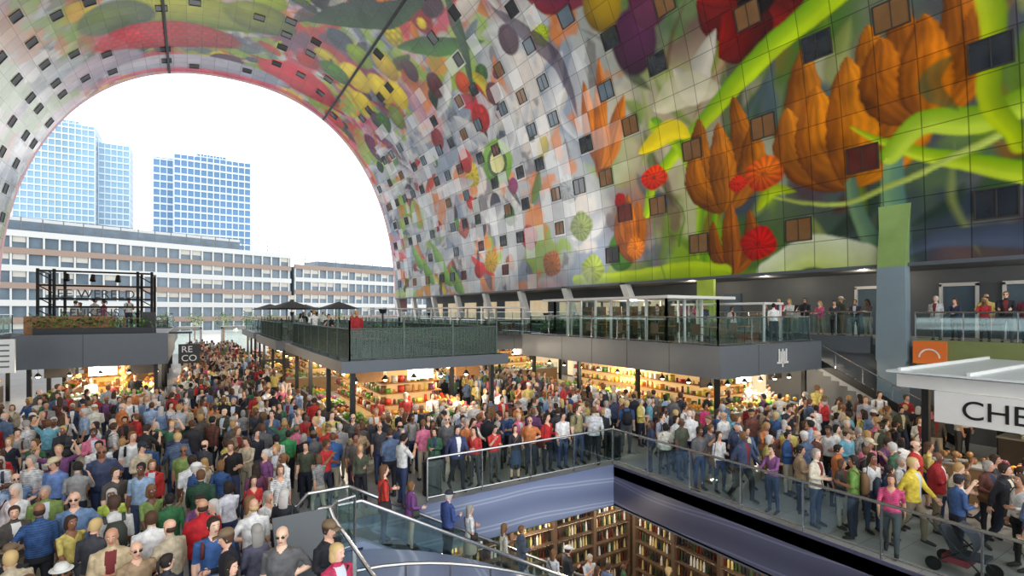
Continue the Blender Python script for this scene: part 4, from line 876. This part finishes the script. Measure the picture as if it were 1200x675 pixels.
def put(x,y,z=0,v=None,c=None,rot=None,s=None):
    if v is None: v=cr.choice([0,0,1,1,2,3,4,5,6,6,7,7,8,8,9,16,16,17,17,12,15,15,2,3]) if cr.random()<.93 else cr.choice([10,14,11,14])
    nm,h,me_=V[v]; o=bpy.data.objects.new(nm,me_); COL.objects.link(o); o.location=(x,y,z)
    o.rotation_euler=(0,0,rot if rot is not None else cr.uniform(0,6.283)); k=(s or min(1.09,max(.9,cr.gauss(1.0,.045))))*h; w_=k*cr.uniform(.95,1.1); o.scale=(w_,w_,k)
    cc=c or cr.choice(SHIRTS); o.color=(*lin(cc),1); placed.append((x,y,z)); return o
PI=math.pi
for (x,y,v,c,r) in [(-2.2,10.0,10,(40,40,44),PI),(-1.5,9.1,10,(206,196,180),PI+.3),(-1.0,9.5,4,(206,186,150),PI),(-1.75,11.7,15,(110,140,180),PI),(-3.0,15.2,0,(238,238,238),PI*.8),(-2.5,14.6,5,(110,140,196),PI*.8),
 (-1.1,10.7,3,(206,206,204),.2),(-.55,10.0,0,(240,240,240),0),(-.35,11.3,1,(50,110,66),PI*.1),(0.15,12.1,1,(40,80,60),0),(0.15,10.0,4,(196,30,40),.2),(.45,8.5,5,(30,32,44),PI*.5),(.9,9.8,15,(240,240,240),0),(.85,8.8,6,(90,90,110),.2),(2.3,15.6,0,(60,150,90),0),
 (1.75,8.1,5,(28,30,38),PI*1.2),(1.7,7.3,16,(190,50,90),PI*1.1),(-1.3,12.3,9,(190,210,90),PI),(-.9,13.2,0,(150,176,206),PI*.9),(0,13.4,0,(230,230,230),PI*.1),(-1.8,15.6,1,(120,140,170),PI),(.6,11.5,7,(220,220,230),PI*.1),(1.2,12.6,6,(110,60,90),0),(1.9,14.8,0,(220,220,220),.5),
 (-1.3,16.4,3,(230,230,230),PI),(-.3,17.3,7,(236,236,236),PI),(1.5,13.5,0,(130,80,130),2),(6.3,13.0,1,(60,70,110),PI),(6.9,13.1,6,(200,60,60),PI*.7),(7.5,13.0,2,(210,60,60),PI),(8.2,12.95,9,(50,50,60),PI*.9),(10.1,13.1,0,(240,240,240),PI),(9.4,13.0,6,(196,40,44),PI*1.1),(10.8,13.2,3,(150,140,100),PI),(11.4,13.8,2,(140,140,140),PI),
 (12.4,5.6,3,(110,150,70),PI*.1),(12.2,4.8,7,(220,80,130),PI*.6),(13.2,4.8,1,(226,200,70),PI),(12.4,6.4,8,(226,216,196),PI),(13.1,4.0,5,(60,90,140),PI*1.3),(12.3,2.7,4,(216,206,190),.3),(12.3,7.4,12,(130,80,130),PI*.5),(12.3,8.2,1,(60,70,100),PI),(12.4,9.0,6,(226,226,226),PI*.9),(12.9,9.7,2,(90,90,100),PI),(15.2,11.6,0,(224,60,120),PI),(12.8,11.4,3,(170,180,200),PI),(13.6,12.0,7,(230,230,230),PI),(13.7,3.2,6,(230,230,230),PI*.3),(14.3,3.6,1,(40,40,50),PI)]:
    put(x,y,0,v,c,r)
for i,(c,v) in enumerate([((206,60,50),6),((120,70,130),16),((60,80,140),5),((236,236,236),9),((200,200,190),6),((70,80,100),17),((210,210,214),9),((40,42,50),5),((150,60,60),6),((90,110,150),0)]):
    n_=int((11.0-VX0-.75)/.4); st=i*2+1; x=VX0+.75+(st+.5)*.4; z=-4.5*st/n_-.05; put(x,11.64+(.2 if i%2 else -.2),z,v,c,-PI/2+cr.uniform(-.3,.3))
def fill(x0,x1,y0,y1,n,d,z=0,face=None,vs=None,avoid=None):
    for _ in range(n):
        for t in range(14):
            x=cr.uniform(x0,x1); y=cr.uniform(y0,y1)
            if x<-.30*y-1.5: continue
            if free(x,y,z,d) and not (avoid and avoid(x,y)): 
                r=None
                if face=='y': r=cr.choice([0,0,PI,PI,PI,cr.uniform(0,6)])+cr.gauss(0,.4)
                put(x,y,z,cr.choice(vs) if vs else None,None,r); break
av=lambda x,y: (x>1.0 and x<2.5 and y>8.4 and y<9.9)
binav=lambda x,y: (abs(x-5.6)<.6 and abs(y-13.1)<.6) or (abs(x-12.2)<.6 and abs(y-13)<.6)
fill(-6,1.9,7.5,16,110,.5,face='y',avoid=av); fill(-8,4.0,14,25.8,170,.55,face='y'); fill(-5.4,4.0,25,29.2,40,.55,face='y'); fill(2.3,5.4,12.75,17.3,40,.52,face='y',avoid=binav)
fill(-.7,4.0,29,50,150,.5,face='y'); fill(-.7,4.1,50,70,90,.55,face='y')
fill(5.4,16.2,13.2,17.0,95,.53,face='y',avoid=binav); fill(11.0,16.3,17,27,90,.55,face='y'); fill(11,12.2,27,34,12,.55,face='y'); fill(14.3,16.1,27,34,20,.55,face='y'); fill(11,16,34,50,60,.6,face='y')
fill(12.1,16.3,2.2,11.8,90,.5,face='y',avoid=lambda x,y:x<13.1 and 3<y<4.4); fill(16.7,23.4,6.8,11.6,60,.57)
fill(6,11.9,12.8,13.8,20,.5,face='y')
for (x0,x1,y) in ((5.9,9.2,19.1),(18,22.2,13.75),(-5,-2.4,31.75)):
    for i in range(4): put(x0+(x1-x0)*i/3,y-.15,0,cr.choice([0,2,8]),cr.choice([(30,30,34),(236,236,236),(150,40,40)]),PI)
for x0,x1 in ((11.0,16.2),(2.2,8.6),(19.8,24)):
    y=x0
    while y<x1:
        put(25.65,y,3.85,cr.choice([12,13,12,13,16,17]),cr.choice([(30,32,40),(60,60,70),(110,40,60),(190,50,60),(40,50,80),(216,216,216),(110,100,96),(210,80,130)]),PI/2+cr.uniform(-.3,.3)); 
        if cr.random()<.35: put(26.6,y+.2,3.85,None,None,None)
        y+=cr.uniform(.5,.9)
fill(22,23.2,13,24,4,.7,z=3.65,vs=[0,16,17]); fill(5.2,5.6,18.3,28,3,.7,z=3.27); fill(5,10,34.4,43,6,.7,z=3.22); fill(-6,-1.6,31.8,41,5,.7,z=3.92)
fill(6.5,11,13,13.2,4,.5,z=-4.5); fill(10,12.6,9,12.8,6,.6,z=-4.5); fill(11.8,13,4,9,5,.6,z=-4.5)

# ------------------------------------------------------------------ lights & world
w=bpy.data.worlds.new('sky'); scn.world=w; w.use_nodes=True; bg=w.node_tree.nodes['Background']; bg.inputs[0].default_value=(.95,.97,1,1); bg.inputs[1].default_value=2.1
for (x,y,z,tx) in ((7.4,23,5.2,0),(7.4,39,5.2,0),(-3.8,52,5.0,0),(19.6,27.2,5.0,0),(18.5,44,5.0,0)):
    par=empty('uplighter'); mb=MB(); mb.cyl((x,y,z-1.5),(x,y,z-.25),.04,.04,8,0); mb.cyl((x,y,z-.25),(x,y,z-.05),.12,.2,12,0); mb.obj('fixture',[dark],par)
    l=bpy.data.lights.new('uplight','SPOT'); l.energy=2600; l.color=(1,.93,.83); l.spot_size=math.radians(150); l.spot_blend=.6; l.shadow_soft_size=.15
    o=bpy.data.objects.new('uplight',l); o.location=(x,y,z); o.rotation_euler=(PI,0,0); COL.objects.link(o); o.parent=par
scn.view_settings.view_transform='Standard'
scn.view_settings.exposure=0.25
cd=bpy.data.cameras.new("camera"); co=bpy.data.objects.new("camera",cd); COL.objects.link(co)
cd.lens=18;cd.sensor_width=36;cd.clip_end=1500
co.location=(0,0,5);co.rotation_euler=(math.pi/2,0,-math.radians(32));cd.shift_y=(366-337.5)/1200
scn.camera=co
